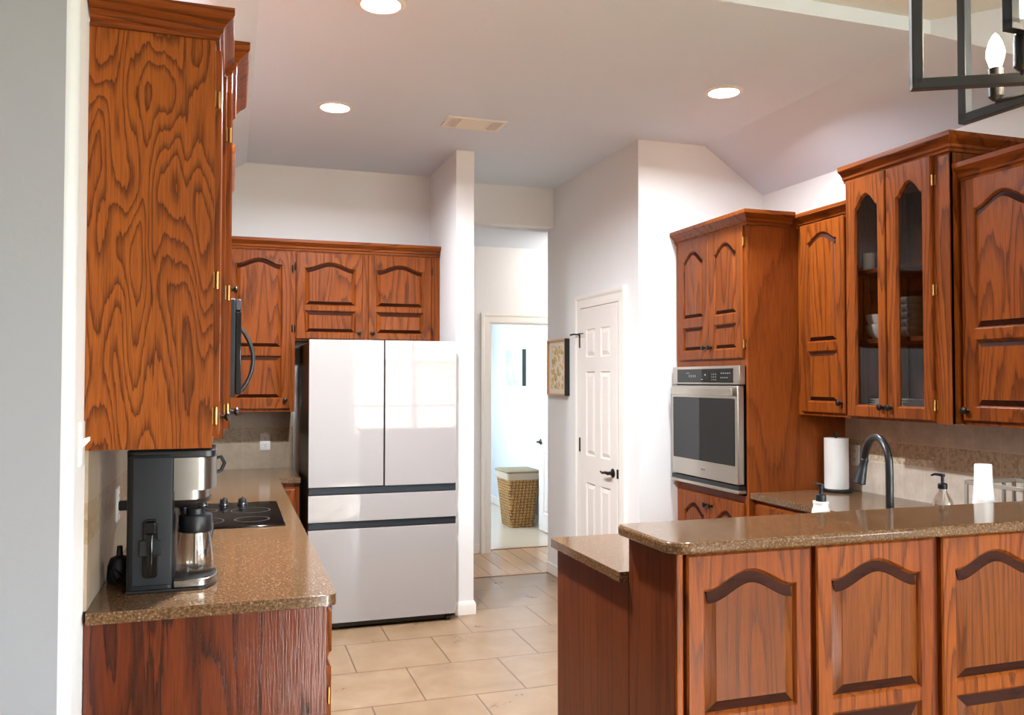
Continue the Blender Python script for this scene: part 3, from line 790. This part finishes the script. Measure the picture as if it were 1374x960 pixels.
# base cabinets behind the bar
c = thing('base_cabinet', (3.0, 3.6, 0), 'oak base cabinet under the lower counter beside the oven cabinet', 'cabinet')
MB().box(2.74, 3.34, 3.12, 4.044, .10, .882).build('carcass', OAK_SIDE, c); MB().box(2.80, 3.34, 3.12, 4.044, 0, .10).build('toe_kick', OAK_RED, c)
F = Fr((2.74, 4.044, 0), (0, -1, 0), (-1, 0, 0))
drawer(c, F, .03, .44, .735, .862); drawer(c, F, .46, .87, .735, .862)
for a in (.03, .46): add_door(c, F, a, a+.41, .13, .715, [(a+.06, a+.35, .19, .61, .04)], knob=(a+.03, .67))
c = thing('peninsula_cabinet', (2.2, 2.8, 0), 'lower oak peninsula cabinet with a plain end panel beside the walkway', 'cabinet')
pc = MB(); pc.box(1.245, 2.08, 2.505, 3.115, .10, .882); pc.box(2.84, 3.34, 2.505, 3.115, .10, .882); pc.box(2.08, 2.84, 2.505, 3.115, .10, .69)
pc.build('carcass', OAK_SIDE, c)
MB().box(1.222, 1.245, 2.505, 3.128, 0, .882).build('end_panel', OAK_END, c)
MB().box(1.245, 3.34, 2.505, 3.06, 0, .10).build('toe_kick', OAK_RED, c)
F = Fr((2.72, 3.115, 0), (-1, 0, 0), (0, 1, 0))
for k in range(3): add_door(c, F, .03+.48*k, .47+.48*k, .13, .862, std_panels(.03+.48*k, .47+.48*k, .13, .862, .40))
c = thing('bar_cabinet', (2.2, 2.35, 0), 'raised oak bar front with large arched panels in the foreground', 'cabinet')
MB().box(1.222, 3.345, 2.205, 2.503, 0, 1.036).build('carcass', OAK_END, c, bevel=.003)
F = Fr((1.222, 2.205, 0), (1, 0, 0), (0, -1, 0))
MB().box(1.222, 1.246, 2.196, 2.206, 0, 1.036).build('corner_stile', OAK, c, bevel=.004)
for a, b in ((.030, .452), (.472, .918), (.952, 1.395), (1.43, 1.873)):
    add_door(c, F, a, b, .10, 1.026, [(a+.052, b-.052, .560, .925, .052), (a+.052, b-.052, .155, .520, 0)], mat=OAK, mat2=OAK_BAR, bev=.032, t=.021)
MB().box(1.222, 3.345, 2.190, 2.206, 0, .085).build('base_trim', OAK_H['x'], c, bevel=.003)

# ------------------------------------------------------------------ fridge
fr = thing('refrigerator', (.92, 5.7, 0), 'four-door fridge with glossy beige glass fronts and dark grip bands', 'refrigerator')
x0, x1, yf = .459, 1.382, 5.320
MB().box(x0+.006, x1-.006, 5.395, 6.10, .045, 1.765).build('fridge_body', CHAR, fr, bevel=.004)
FSIDE = plain('fridge_door_edge', lin(74, 48, 40), .4, .2)
def fdoor(name, a, b, z0, z1):
    d = MB().box(a, b, yf+.004, 5.388, z0, z1).build(name, FSIDE, fr, bevel=.003)
    MB().box(a+.001, b-.001, yf-.001, yf+.0045, z0+.001, z1-.001).build('glass_panel', FRIDGE, d, bevel=.0012)
    return d
fdoor('door', x0, .9165, .874, 1.779); fdoor('door', .9245, x1, .872, 1.779)
fdoor('drawer', x0, x1, .661, .826); fdoor('drawer', x0, x1, .046, .616)
for z0, z1 in ((.828, .871), (.618, .659)): MB().box(x0+.004, x1-.004, yf+.014, 5.392, z0, z1).build('grip_band', BANDG, fr, bevel=.002)
MB().box(.9175, .9235, yf+.02, 5.388, .875, 1.775).build('door_gasket', BLACK, fr)
for hx in (.53, 1.30): MB().box(hx-.05, hx+.05, yf+.01, 5.36, .8665, .8735).build('hinge_cover', BLACK, fr)
MB().box(x0+.02, x1-.02, 5.36, 5.40, .012, .046).build('kick_grille', BLACK, fr)
for hx in (.52, 1.335):
    MB().lathe((hx-.014, 5.352, .019), (1, 0, 0), [(.012, 0), (.019, .003), (.019, .025), (.012, .028)], 18).box(hx-.02, hx+.02, 5.345, 5.385, .034, .048).build('caster', BLACK, fr)

# ------------------------------------------------------------------ microwave and cooktop
mw = thing('microwave', (-.15, 4.11, 1.455), 'black over-the-range microwave seen edge-on with a bowed handle', 'microwave')
MB().box(-.356, .022, 3.722, 4.498, 1.458, 1.868).build('microwave_body', BLACKP, mw, bevel=.004)
md = MB().box(.022, .046, 3.724, 4.33, 1.470, 1.815).build('microwave_door', BLACKG, mw, bevel=.004)
MB().box(.022, .044, 3.724, 4.496, 1.820, 1.866).build('vent_grille', CHAR, mw, bevel=.003)
MB().box(.022, .044, 4.335, 4.496, 1.470, 1.815).build('control_panel', BLACKG, mw, bevel=.003)
pts = []
for i in range(17):
    t = i/16; pts.append((.050 + .058*math.sin(math.pi*t)**.8, 4.29, 1.476 + .300*t))
MB().tube(pts, .010, 12).build('handle', BLACK, md)
ck = thing('cooktop', (-.01, 4.11, .914), 'black glass electric cooktop with four round knobs', 'cooktop')
MB().box(-.262, .232, 3.745, 4.488, .9145, .9205).build('glass_top', BLACKG, ck, bevel=.002)
MB().box(-.240, .210, 3.765, 4.465, .884, .9145).build('burner_box', BLACK, ck)
RING = plain('burner_ring', lin(52, 50, 50), .3)
for (bx_, by_, br) in ((-.12, 3.93, .105), (.10, 3.93, .075), (-.12, 4.24, .075), (.10, 4.20, .09)):
    MB().loops([[(bx_+rr*math.cos(2*math.pi*k/40), by_+rr*math.sin(2*math.pi*k/40), zz) for k in range(40)] for rr, zz in ((br, .9206), (br, .9210), (br-.006, .9210), (br-.006, .9206))], closed=True).build('burner_ring', RING, ck)
for kx in (-.20, -.115, -.020, .066):
    MB().lathe((kx, 4.40, .9200), (0, 0, 1), [(.024, 0), (.024, .006), (.019, .010), (.019, .026), (.015, .031), (0, .031)], 22).box(kx-.004, kx+.004, 4.378, 4.422, .934, .956).build('knob', BLACK, ck)

# ------------------------------------------------------------------ coffee maker
cm = thing('coffee_maker', (-.15, 2.79, .914), 'black and steel drip coffee maker on the left countertop', 'coffee maker')
def rrect(x0, x1, y0, y1, r, n=5):
    return rounded([(x0, y0), (x1, y0), (x1, y1), (x0, y1)], {0: r, 1: r, 2: r, 3: r}, n)
y0, y1 = 2.690, 2.905
MB().prism(rrect(-.278, -.150, y0, y1, .018), 'z', .920, 1.312).build('tower', BLACKP, cm, bevel=.004)
MB().prism(rrect(-.262, -.154, y0-.004, y0+.01, .003), 'z', .934, 1.306).build('side_cover', plain('matte_black_panel', lin(26, 28, 31), .5, 0, .35), cm, bevel=.003)
MB().prism(rrect(-.280, -.036, y0+.002, y1-.002, .03), 'z', 1.300, 1.324).build('lid', BLACK, cm, bevel=.004)
hx_, hy_ = -.118, (y0+y1)/2
def dshape(x0, x1, y0, y1, n=12):
    rr = (y1-y0)/2; yc = (y0+y1)/2; dd = .05
    return [(x0, y1), (x0, y0), (x1-dd, y0)] + [(x1-dd + dd*math.cos(a), yc + rr*math.sin(a)) for a in [(-.5+(i+1)/(n+1))*math.pi for i in range(n)]] + [(x1-dd, y1)]
MB().prism(dshape(-.152, -.034, y0+.002, y1-.002), 'z', 1.205, 1.301).build('brew_head', STEELD, cm)
MB().prism(dshape(-.150, -.052, y0+.015, y1-.015), 'z', 1.176, 1.206).build('filter_ring', STEELD, cm)
MB().loops([[(a, b, z) for a, b in dshape(-.150, x1_, y0+q, y1-q)] for x1_, q, z in ((-.075, .045, 1.150), (-.052, .022, 1.164), (-.050, .016, 1.177))]).build('drip_cone', BLACK, cm)
MB().tube([(-.036, 2.86, 1.285), (-.022, 2.86, 1.288), (-.012, 2.86, 1.268), (-.022, 2.86, 1.245), (-.036, 2.86, 1.240)], .006, 8).build('basket_handle', BLACK, cm)
ba = MB().prism(dshape(-.278, -.030, y0-.002, y1+.002), 'z', .9145, .9215).build('base_plate', BLACK, cm, bevel=.002)
MB().prism(dshape(-.150, -.030, y0+.001, y1-.001), 'z', .9215, .944).build('hot_plate_rim', STEELD, cm, bevel=.003)
MB().prism(dshape(-.150, -.036, y0+.006, y1-.006), 'z', .944, .948).build('hot_plate', BLACK, cm)
cf = thing('coffee_carafe', (-.094, 2.797, .949), 'empty glass carafe with a black collar on the coffee maker plate', 'carafe')
MB().lathe((-.094, 2.797, .9495), (0, 0, 1), [(.0, 0), (.050, 0), (.0545, .006), (.0545, .03), (.050, .07), (.044, .105), (.041, .122), (.0385, .122), (.0415, .104), (.0475, .07), (.052, .03), (.052, .008), (.0, .004)], 32).build('carafe_glass', GLASSC, cf)
MB().lathe((-.094, 2.797, 1.068), (0, 0, 1), [(.045, 0), (.048, .004), (.048, .048), (.045, .053), (.028, .054), (.026, .070), (0, .070)], 28).build('collar', BLACKP, cf)
MB().tube([(-.094, 2.797, 1.07), (-.094, 2.797, .970)], .006, 10).build('brew_tube', STEEL, cf)
MB().tube([(-.070, 2.84, 1.10), (-.055, 2.885, 1.10), (-.050, 2.892, 1.06), (-.060, 2.868, 1.00), (-.070, 2.850, .985)], .008, 8).build('handle', BLACKP, cf)
sc_ = thing('coffee_scoop', (-.205, 2.675, 1.02), 'black coffee scoop clipped to the side of the coffee maker', 'scoop')
MB().prism(rounded([(-.232, .958), (-.192, .958), (-.192, 1.128), (-.232, 1.128)], {0: .012, 1: .012, 2: .012, 3: .012}), 'y', y0-.010, y0-.004).build('scoop_holder', BLACKG, sc_, bevel=.002)
MB().prism(rounded([(-.242, 1.022), (-.183, 1.022), (-.183, 1.068), (-.242, 1.068)], {0: .006, 1: .006, 2: .006, 3: .006}), 'y', y0-.014, y0-.006).build('clip', BLACKP, sc_, bevel=.002)
MB().prism(rounded([(-.228, 1.085), (-.196, 1.085), (-.196, 1.122), (-.228, 1.122)], {0: .008, 1: .008, 2: .008, 3: .008}), 'y', y0-.022, y0-.010).build('scoop_bowl', BLACKG, sc_, bevel=.004)
MB().box(-.220, -.204, y0-.020, y0-.010, .964, 1.086).build('scoop_handle', BLACKG, sc_, bevel=.004)
# power cord and plug behind it
cable = MB().tube([(-.348, 3.165, 1.105), (-.320, 3.165, 1.105), (-.292, 3.10, 1.07), (-.283, 2.97, .99), (-.300, 2.86, .935), (-.315, 2.80, .930), (-.322, 2.76, .965), (-.318, 2.74, .985), (-.300, 2.76, .960), (-.283, 2.80, .930)], .0045, 8).build('power_cord', BLACK, cm)
MB().box(-.349, -.318, 3.150, 3.180, 1.090, 1.122).build('plug', BLACK, cable, bevel=.004)
bl = thing('power_adapter', (-.312, 2.84, .914), 'small black power adapter half hidden behind the coffee maker', 'appliance')  # turned body stands in for a black power adapter by the cord
MB().lathe((-.312, 2.86, .9145), (0, 0, 1), [(.034, 0), (.036, .01), (.034, .05), (.026, .075), (.010, .082), (.008, .11), (0, .112)], 20).build('adapter_body', BLACKP, bl)

# ------------------------------------------------------------------ outlets and switch
def outlet(F, u, v, label, cat='outlet', sw=False, mat=WHITEP):
    o = thing('light_switch' if sw else 'power_outlet', F.p(u, v, 0), label, cat)
    q = [(u-.035, v-.058), (u+.035, v-.058), (u+.035, v+.058), (u-.035, v+.058)]
    MB().loops([[F.p(a, b, 0) for a, b in q], [F.p(a, b, .003) for a, b in q], [F.p(a, b, .006) for a, b in inset(q, .004)]]).build('cover_plate', mat, o)
    if sw:
        tg = MB(); tg.loops([[F.p(u+a, v+b, .005) for a, b in ((-.005, -.012), (.005, -.012), (.005, .012), (-.005, .012))], [F.p(u+a, v+.012+b, .022) for a, b in ((-.004, -.005), (.004, -.005), (.004, .005), (-.004, .005))]]).build('toggle', mat, o)
    else:
        for dv in (-.024, .024):
            r_ = MB().loops([[F.p(u+.017*math.cos(2*math.pi*k/16), v+dv+.015*math.sin(2*math.pi*k/16), n_) for k in range(16)] for n_ in (.005, .0075)]).build('receptacle', mat, o)
            sl = MB()
            for du in (-.007, .007): sl.loops([[F.p(u+du+a, v+dv+b, n_) for a, b in ((-.0015, -.001), (.0015, -.001), (.0015, .009), (-.0015, .009))] for n_ in (.007, .008)])
            sl.loops([[F.p(u+.003*math.cos(k*math.pi/4), v+dv-.008+.003*math.sin(k*math.pi/4), n_) for k in range(8)] for n_ in (.007, .008)])
            sl.build('slot', BLACK, r_)
    return o
outlet(Fr((-.365, 0, 0), (0, 1, 0), (1, 0, 0)), 2.462, 1.365, 'white toggle light switch on the left wall beside the first cabinet', 'light switch', True)
outlet(Fr((-.356, 0, 0), (0, 1, 0), (1, 0, 0)), 3.168, 1.112, 'white wall outlet behind the coffee maker')
outlet(Fr((0, 6.211, 0), (1, 0, 0), (0, -1, 0)), .240, 1.100, 'white wall outlet on the back tiles above the small corner counter')
outlet(Fr((3.342, 0, 0), (0, -1, 0), (-1, 0, 0)), -3.966, 1.110, 'white wall outlet on the right tiles beside the paper towel')

# ------------------------------------------------------------------ sink things
fc = thing('faucet', (2.392, 2.655, .914), 'tall black gooseneck faucet with a pull-down spray head', 'faucet')
fx, fy = 2.395, 2.655
MB().lathe((fx, fy, .9145), (0, 0, 1), [(.030, 0), (.030, .008), (.022, .014), (.020, .05)], 24).build('base_flange', BLACK, fc)
pts = [(fx, fy, .93), (fx, fy, 1.05), (fx, fy, 1.17)]
for i in range(1, 15):
    a = math.pi*i/15*1.03; pts.append((fx + .026*(1-math.cos(a)), fy + .098*(1-math.cos(a)), 1.195 + .112*math.sin(a)))
MB().tube(pts, .0145, 16).build('spout', BLACK, fc)
e = Vector(pts[-1]); dn = Vector((-.24, .05, -1)).normalized()
MB().lathe(e - dn*.005, dn, [(.0145, 0), (.0165, .006), (.0165, .012), (.015, .016), (.0175, .045), (.0225, .085), (.0245, .103), (.018, .106), (0, .106)], 20).build('spray_head', BLACKP, fc)
MB().lathe((fx+.018, fy, .975), (1, 0, .2), [(.010, 0), (.010, .02), (.006, .028), (.005, .075), (0, .078)], 14).build('lever_handle', BLACK, fc)
pt = thing('paper_towel_holder', (3.205, 3.955, .914), 'upright black paper towel holder standing in the corner by the oven cabinet', 'paper towel holder')
MB().lathe((3.205, 3.955, .9145), (0, 0, 1), [(.080, 0), (.084, .004), (.084, .012), (.078, .016), (.02, .017), (0, .017)], 36).build('base_plate', BLACK, pt)
MB().lathe((3.205, 3.955, .9305), (0, 0, 1), [(.007, 0), (.007, .298), (.011, .300), (.011, .310), (0, .312)], 14).build('rod', BLACK, pt)
tr = tag(MB().lathe((3.205, 3.955, .9315), (0, 0, 1), [(.020, 0), (.064, 0), (.0645, .003), (.0645, .276), (.064, .279), (.020, .279), (.020, 0)], 40, caps=False).build('paper_towel_roll', PAPER), 'white paper towel roll on the black holder', 'paper towel')
s1 = thing('soap_dispenser', (2.085, 2.660, .914), 'white ceramic soap dispenser with a black pump left of the faucet', 'soap dispenser')
MB().lathe((2.085, 2.66, .9145), (0, 0, 1), [(.030, 0), (.034, .004), (.034, .12), (.031, .140), (.0275, .147), (.0275, .160), (.029, .160), (.029, .168), (0, .168)], 26).build('bottle', PORC, s1)
MB().lathe((2.085, 2.66, 1.082), (0, 0, 1), [(.019, 0), (.019, .012), (.017, .024), (.007, .026), (.007, .050), (.010, .052), (.011, .064), (.006, .066), (0, .066)], 20).tube([(2.085, 2.66, 1.142), (2.092, 2.69, 1.143), (2.095, 2.705, 1.138)], [.0055, .005, .004], 8).build('pump', BLACKP, s1)
s2 = thing('soap_dispenser', (2.635, 2.640, .914), 'clear glass soap bottle with a black pump right of the faucet', 'soap dispenser')
MB().lathe((2.635, 2.64, .9145), (0, 0, 1), [(.030, 0), (.040, .003), (.041, .11), (.037, .145), (.024, .172), (.017, .185), (.015, .195), (.013, .195), (.015, .184), (.022, .170), (.035, .143), (.038, .11), (.037, .008), (0, .006)], 26).build('bottle', GLASSC, s2)
MB().lathe((2.635, 2.64, 1.109), (0, 0, 1), [(.017, 0), (.0175, .004), (.0175, .018), (.014, .022), (.006, .024), (.006, .046), (.0095, .048), (.0095, .056), (0, .058)], 20).tube([(2.635, 2.64, 1.162), (2.612, 2.655, 1.165), (2.600, 2.662, 1.160)], [.006, .005, .004], 8).build('pump', BLACKP, s2)
MB().tube([(2.635, 2.64, 1.109), (2.637, 2.64, .93)], .003, 8).build('dip_tube', WHITEP, s2)
wr = tag(MB().loops([[(2.855 + rx*.82*math.cos(2*math.pi*k/28), 2.655 + ry*.9*math.sin(2*math.pi*k/28), z) for k in range(28)] for rx, ry, z in
      ((.056, .045, .9145), (.058, .047, .918), (.054, .045, 1.02), (.046, .038, 1.09), (.042, .035, 1.15), (.041, .034, 1.192), (.039, .032, 1.1965))]).build('wireless_router', WHITEP),
      'white tapered tower behind the bar at the right', 'router')
cd = thing('dish_rack', (3.18, 2.72, .914), 'small clear ledged rack at the far right of the bar, against the tiles', 'rack')
CLR = plain('frosted_plastic', lin(150, 140, 126), .25)
k_ = MB()
for yy in (2.52, 2.90): k_.box(3.02, 3.30, yy-.008, yy+.008, 1.082, 1.100)
for xx in (3.02, 3.29): k_.box(xx, xx+.012, 2.52, 2.90, 1.082, 1.100)
for xx in (3.02, 3.09, 3.16, 3.23, 3.288): k_.box(xx, xx+.012, 2.895, 2.909, .9145, 1.083); k_.box(xx, xx+.012, 2.512, 2.526, .9145, 1.083)
k_.build('rack_frame', CLR, cd, bevel=.002)

# ------------------------------------------------------------------ dishes in the display cabinet
def bowl_profile(r_, h): return [(0, 0), (r_*.5, 0), (r_*.56, .004), (r_*.85, h*.35), (r_, h*.8), (r_, h), (r_*.96, h), (r_*.93, h*.75), (r_*.75, h*.3), (0, .012)]
PROTO = {}
def put(name, prof, x, y, z, mat, label, cat, group):
    key = (name, mat.name)
    if key not in PROTO:
        o = MB().lathe((0, 0, 0), (0, 0, 1), prof, 30, caps=False).build(name, mat); PROTO[key] = o
    else:
        o = PROTO[key].copy(); COL.objects.link(o)
    o.location = (x, y, z); return tag(o, label, cat, group)
put('bowl', bowl_profile(.075, .075), 3.12, 3.503, 1.7355, PORC, 'deep white bowl at the bottom of the pair behind the left glass door', 'bowl', 'bowls in the display cabinet')
put('bowl', bowl_profile(.075, .075), 3.12, 3.503, 1.7855, PORC, 'white bowl on top of the pair behind the left glass door', 'bowl', 'bowls in the display cabinet')
ords = ('lowest', 'second from bottom', 'middle', 'second from top', 'topmost')
for k in range(5):
    put('bowl', bowl_profile(.066, .050), 3.12, 3.293, 1.7355 + .036*k, GREYP, 'bowl toned dim grey, %s of the tall stack behind the right glass door' % ords[k], 'bowl', 'stack of dim-toned bowls')  # dimness behind the glass is put into the bowls' grey
PL = [(0, 0), (.055, 0), (.060, .003), (.085, .010), (.088, .013), (.086, .014), (.058, .006), (0, .005)]
for k in range(5):
    put('plate', PL, 3.115, 3.462, 1.376 + .0125*k, PORC, 'white plate, %s of the stack behind the left glass door' % ords[k], 'plate', 'plates behind the left glass door')
for k in range(5):
    put('plate', PL, 3.115, 3.275, 1.376 + .0125*k, PORC, 'white plate, %s of the stack behind the right glass door' % ords[k], 'plate', 'plates behind the right glass door')
for k in range(3):
    put('plate', PL, 3.115, 3.085, 1.376 + .0125*k, PORC, 'white plate, %s of the low stack by the hinged side of the glass cabinet' % ('lowest', 'middle', 'topmost')[k], 'plate', 'low stack of plates')
put('cup', [(0, 0), (.026, 0), (.028, .003), (.029, .085), (.027, .085), (.026, .006), (0, .005)], 3.055, 3.513, 2.0835, PORC, 'white straight cup on the top shelf of the glass cabinet', 'cup', None)
put('glass_cup', [(0, 0), (.027, 0), (.030, .003), (.032, .09), (.030, .09), (.027, .006), (0, .005)], 3.11, 3.515, 2.0835, GREYP, 'grey cup beside the white cup on the top shelf', 'cup', None)

# ------------------------------------------------------------------ pictures, hamper
pf = thing('framed_picture', (2.42, 6.16, 1.63), 'framed floral print in a copper frame hanging left of the pantry door', 'picture')
a0, a1, b0, b1 = 5.985, 6.368, 1.412, 1.845
fm = MB(); e = .014
fm.box(2.395, 2.4345, a0, a0+e, b0, b1); fm.box(2.395, 2.4345, a1-e, a1, b0, b1); fm.box(2.395, 2.4345, a0+e, a1-e, b0, b0+e); fm.box(2.395, 2.4345, a0+e, a1-e, b1-e, b1)
fm.build('frame', GOLD, pf, bevel=.0015)
MB().box(2.3945, 2.4344, a0-.003, a0, b0, b1).build('frame_side', BLACK, pf)
MB().box(2.412, 2.432, a0+e, a1-e, b0+e, b1-e).build('mat_board', plain('mat_board', lin(238, 228, 212), .8), pf)
MB().box(2.4105, 2.412, a0+.06, a1-.06, b0+.05, b1-.05).build('print', ART1, pf)
pf = thing('canvas_picture', (3.11, 9.26, 1.67), 'pale blue canvas with dark edge hanging on the laundry wall', 'picture')
MB().box(3.085, 3.1295, 8.97, 9.555, 1.465, 1.875).build('canvas_body', plain('canvas_edge', lin(60, 62, 58), .7), pf)
MB().box(3.083, 3.0855, 8.97, 9.555, 1.465, 1.875).build('print', ART2, pf)
hp = thing('laundry_hamper', (2.93, 8.55, 0), 'woven rattan laundry hamper with a cloth liner in the laundry room', 'hamper')
def ring(cx_, cy_, hx, hy, z, r_=.03): return [(p[0], p[1], z) for p in rrect(cx_-hx, cx_+hx, cy_-hy, cy_+hy, r_, 4)]
hcx, hcy = 2.905, 8.60
MB().loops([ring(hcx, hcy, .130+.042*t, .165+.045*t, .004+.50*t) for t in (0, .25, .5, .75, 1)]).build('basket', WEAVE, hp)
MB().loops([ring(hcx, hcy, .172+a, .210+a, z) for a, z in ((.003, .495), (.008, .50), (.010, .545), (.012, .565), (.004, .568))], (True, True)).build('liner', LINER, hp)
MB().loops([ring(hcx, hcy, .186+a, .224+a, z) for a, z in ((0, .569), (.004, .573), (.004, .584), (-.004, .590))]).build('lid', plain('pale_woven_lid', lin(146, 130, 100), .7), hp, smooth=60)

# ------------------------------------------------------------------ ceiling fixtures
def recessed(x, y, label, watts=50):
    o = thing('recessed_light', (x, y, CH), label, 'ceiling light', 'recessed ceiling lights')
    MB().lathe((x, y, CH), (0, 0, -1), [(.100, -.001), (.100, .002), (.094, .006), (.080, .008), (.077, .004), (.077, -.001)], 40, caps=False).build('trim_ring', TRIM, o)
    MB().lathe((x, y, CH), (0, 0, -1), [(.0775, -.002), (.0775, .0035), (.05, .006), (0, .007)], 36).build('lens', LENS, o)
    l = D.lights.new('lamp', 'AREA'); l.shape = 'DISK'; l.size = .15; l.energy = watts; l.color = (.87, .93, 1.0); l.spread = math.radians(162)
    lo = D.objects.new('lamp', l); COL.objects.link(lo); lo.parent = o; lo.location = (0, 0, -.012)
recessed(.567, 3.405, 'recessed ceiling light cut by the top edge of the picture, nearest of the three', 80)
recessed(.545, 4.790, 'recessed ceiling light left of the ceiling vent, above the fridge walkway', 27)
recessed(2.460, 3.890, 'recessed ceiling light on the right, in front of the oven wall', 23)
v = thing('ceiling_vent', (1.36, 4.84, CH), 'white rectangular air vent in the ceiling', 'vent')
va, vb, vc, vd = 1.182, 1.538, 4.735, 4.945
m_ = MB(); e = .022
m_.box(va, vb, vc, vc+e, CH-.008, CH); m_.box(va, vb, vd-e, vd, CH-.008, CH); m_.box(va, va+e, vc+e, vd-e, CH-.008, CH); m_.box(vb-e, vb, vc+e, vd-e, CH-.008, CH)
m_.box(va+.085, va+.095, vc+e, vd-e, CH-.008, CH); m_.box(vb-.095, vb-.085, vc+e, vd-e, CH-.008, CH)
m_.build('vent_frame', TRIM, v, bevel=.002)
MB().box(va+e, vb-e, vc+e, vd-e, CH-.0015, CH-.0005).build('duct_opening', plain('duct_dark', lin(136, 142, 148), .7), v)
lv = MB()
for k in range(9):
    y_ = vc+e+.004 + k*.0178
    lv.loops([[(x_, y_, CH-.0015), (x_, y_+.012, CH-.010), (x_, y_+.014, CH-.009), (x_, y_+.003, CH-.0012)] for x_ in (va+.096, vb-.096)])
for s in (va+e+.003, vb-.082):
    for k in range(5):
        x_ = s + k*.012
        lv.loops([[(x_, y_, CH-.0015), (x_+.008, y_, CH-.009), (x_+.010, y_, CH-.008), (x_+.003, y_, CH-.0012)] for y_ in (vc+e, vd-e)])
lv.build('louvre', TRIM, v)
fl = thing('hall_ceiling_light', (3.0, 6.9, 2.725), 'flush white ceiling light in the hall behind the pantry', 'ceiling light')
MB().lathe((3.0, 6.9, 2.725), (0, 0, -1), [(.15, 0), (.15, .02), (.14, .025)], 32).build('canopy', TRIM, fl)
MB().lathe((3.0, 6.9, 2.702), (0, 0, -1), [(.138, 0), (.13, .03), (.09, .06), (0, .075)], 32).build('shade', LENS, fl)
l = D.lights.new('lamp', 'POINT'); l.energy = 5.5; l.color = (1, .92, .82); l.shadow_soft_size = .12
lo = D.objects.new('lamp', l); COL.objects.link(lo); lo.parent = fl; lo.location = (0, 0, -.20)

# chandelier over the dining table
chx, chy, zb = 1.135, .856, 1.952
ch = thing('chandelier', (chx, chy, zb), 'black open-frame chandelier with lit candle bulbs at the top right', 'chandelier')
def rect_frame(name, dx, dy, half, z0, z1, t=.0075):
    d = Vector((dx, dy, 0)).normalized(); q = Vector((-d.y, d.x, 0))
    C0 = Vector((chx, chy, 0)); mb = MB()
    def bar(a, b, wv, nv):
        a = Vector(a); b = Vector(b)
        mb.loops([[p + wv*t*i + nv*t*j for i, j in ((-1, -1), (1, -1), (1, 1), (-1, 1))] for p in (a, b)])
    Z = Vector((0, 0, 1))
    for s in (-1, 1): bar(C0 + d*half*s + Z*z0, C0 + d*half*s + Z*z1, d, q)
    for z in (z0, z1): bar(C0 - d*(half+t) + Z*z, C0 + d*(half+t) + Z*z, Z, q)
    return mb.build(name, BLACK, ch, bevel=.001)
rect_frame('frame', -.880, .475, .235, zb, zb+.62)
rect_frame('frame', .05, -1, .215, zb, zb+.62)
rect_frame('inner_frame', 1, .02, .160, zb+.047, zb+.45)
MB().tube([(chx, chy, zb+.03), (chx, chy, zb+.62)], .008, 12).build('stem', BLACK, ch)
MB().tube([(chx, chy, zb+.62), (chx, chy, 3.10)], .005, 8).lathe((chx, chy, 3.09), (0, 0, 1), [(.06, 0), (.06, .02)], 24).build('rod', BLACK, ch)
for k in range(6):
    a = math.radians(116 + 60*k); dx, dy = math.cos(a), math.sin(a)
    cx_, cy_ = chx + .128*dx, chy + .128*dy
    MB().tube([(chx, chy, zb+.030), (chx+.06*dx, chy+.06*dy, zb-.006), (cx_, cy_, zb-.008), (cx_, cy_, zb+.002)], .004, 8).build('arm', BLACK, ch)
    MB().lathe((cx_, cy_, zb), (0, 0, 1), [(.005, -.006), (.0105, .0), (.0105, .042), (.008, .042)], 18).build('candle_socket', BLACK, ch)
    MB().lathe((cx_, cy_, zb+.042), (0, 0, 1), [(.007, 0), (.009, .006), (.0125, .018), (.0128, .026), (.009, .040), (.004, .050), (0, .054)], 18).build('bulb', BULB, ch)
l = D.lights.new('lamp', 'POINT'); l.energy = 6; l.color = (1, .82, .58); l.shadow_soft_size = .05
lo = D.objects.new('lamp', l); COL.objects.link(lo); lo.parent = ch; lo.location = (.0, 0, .085)

# ------------------------------------------------------------------ outdoors, seen mirrored in the fridge
struct(box('ground_outside', plain('lawn', lin(128, 132, 96), .9), -30, 30, -30, -3.52, -.25, -.15))
hs = thing('neighbour_house', (4.2, -14, -.15), 'brick house with a pale gabled roof beyond the dining window', 'house')
MB().box(1.5, 9.5, -24, -19, -.15, 2.4).build('wall', plain('pink_brick', lin(190, 140, 124), .9), hs)
MB().loops([[(1.2, -24.3, 2.4), (9.8, -24.3, 2.4), (9.8, -18.7, 2.4), (1.2, -18.7, 2.4)], [(3.6, -22, 4.0), (6.6, -22, 4.0), (6.6, -21, 4.0), (3.6, -21, 4.0)]]).build('roof', plain('pale_shingle', lin(176, 170, 166), .9), hs)
MB().box(1.15, 9.85, -18.72, -18.66, 2.25, 2.48).build('fascia', TRIM, hs)
fn = thing('board_fence', (0, -9.5, -.15), 'wooden board fence outside the dining window', 'fence')
fb = MB()
for k in range(80): fb.box(-8+.2*k, -8+.2*k+.19, -9.52, -9.5, -.15, 1.35)
fb.build('boards', plain('fence_wood', lin(190, 156, 140), .9), fn)
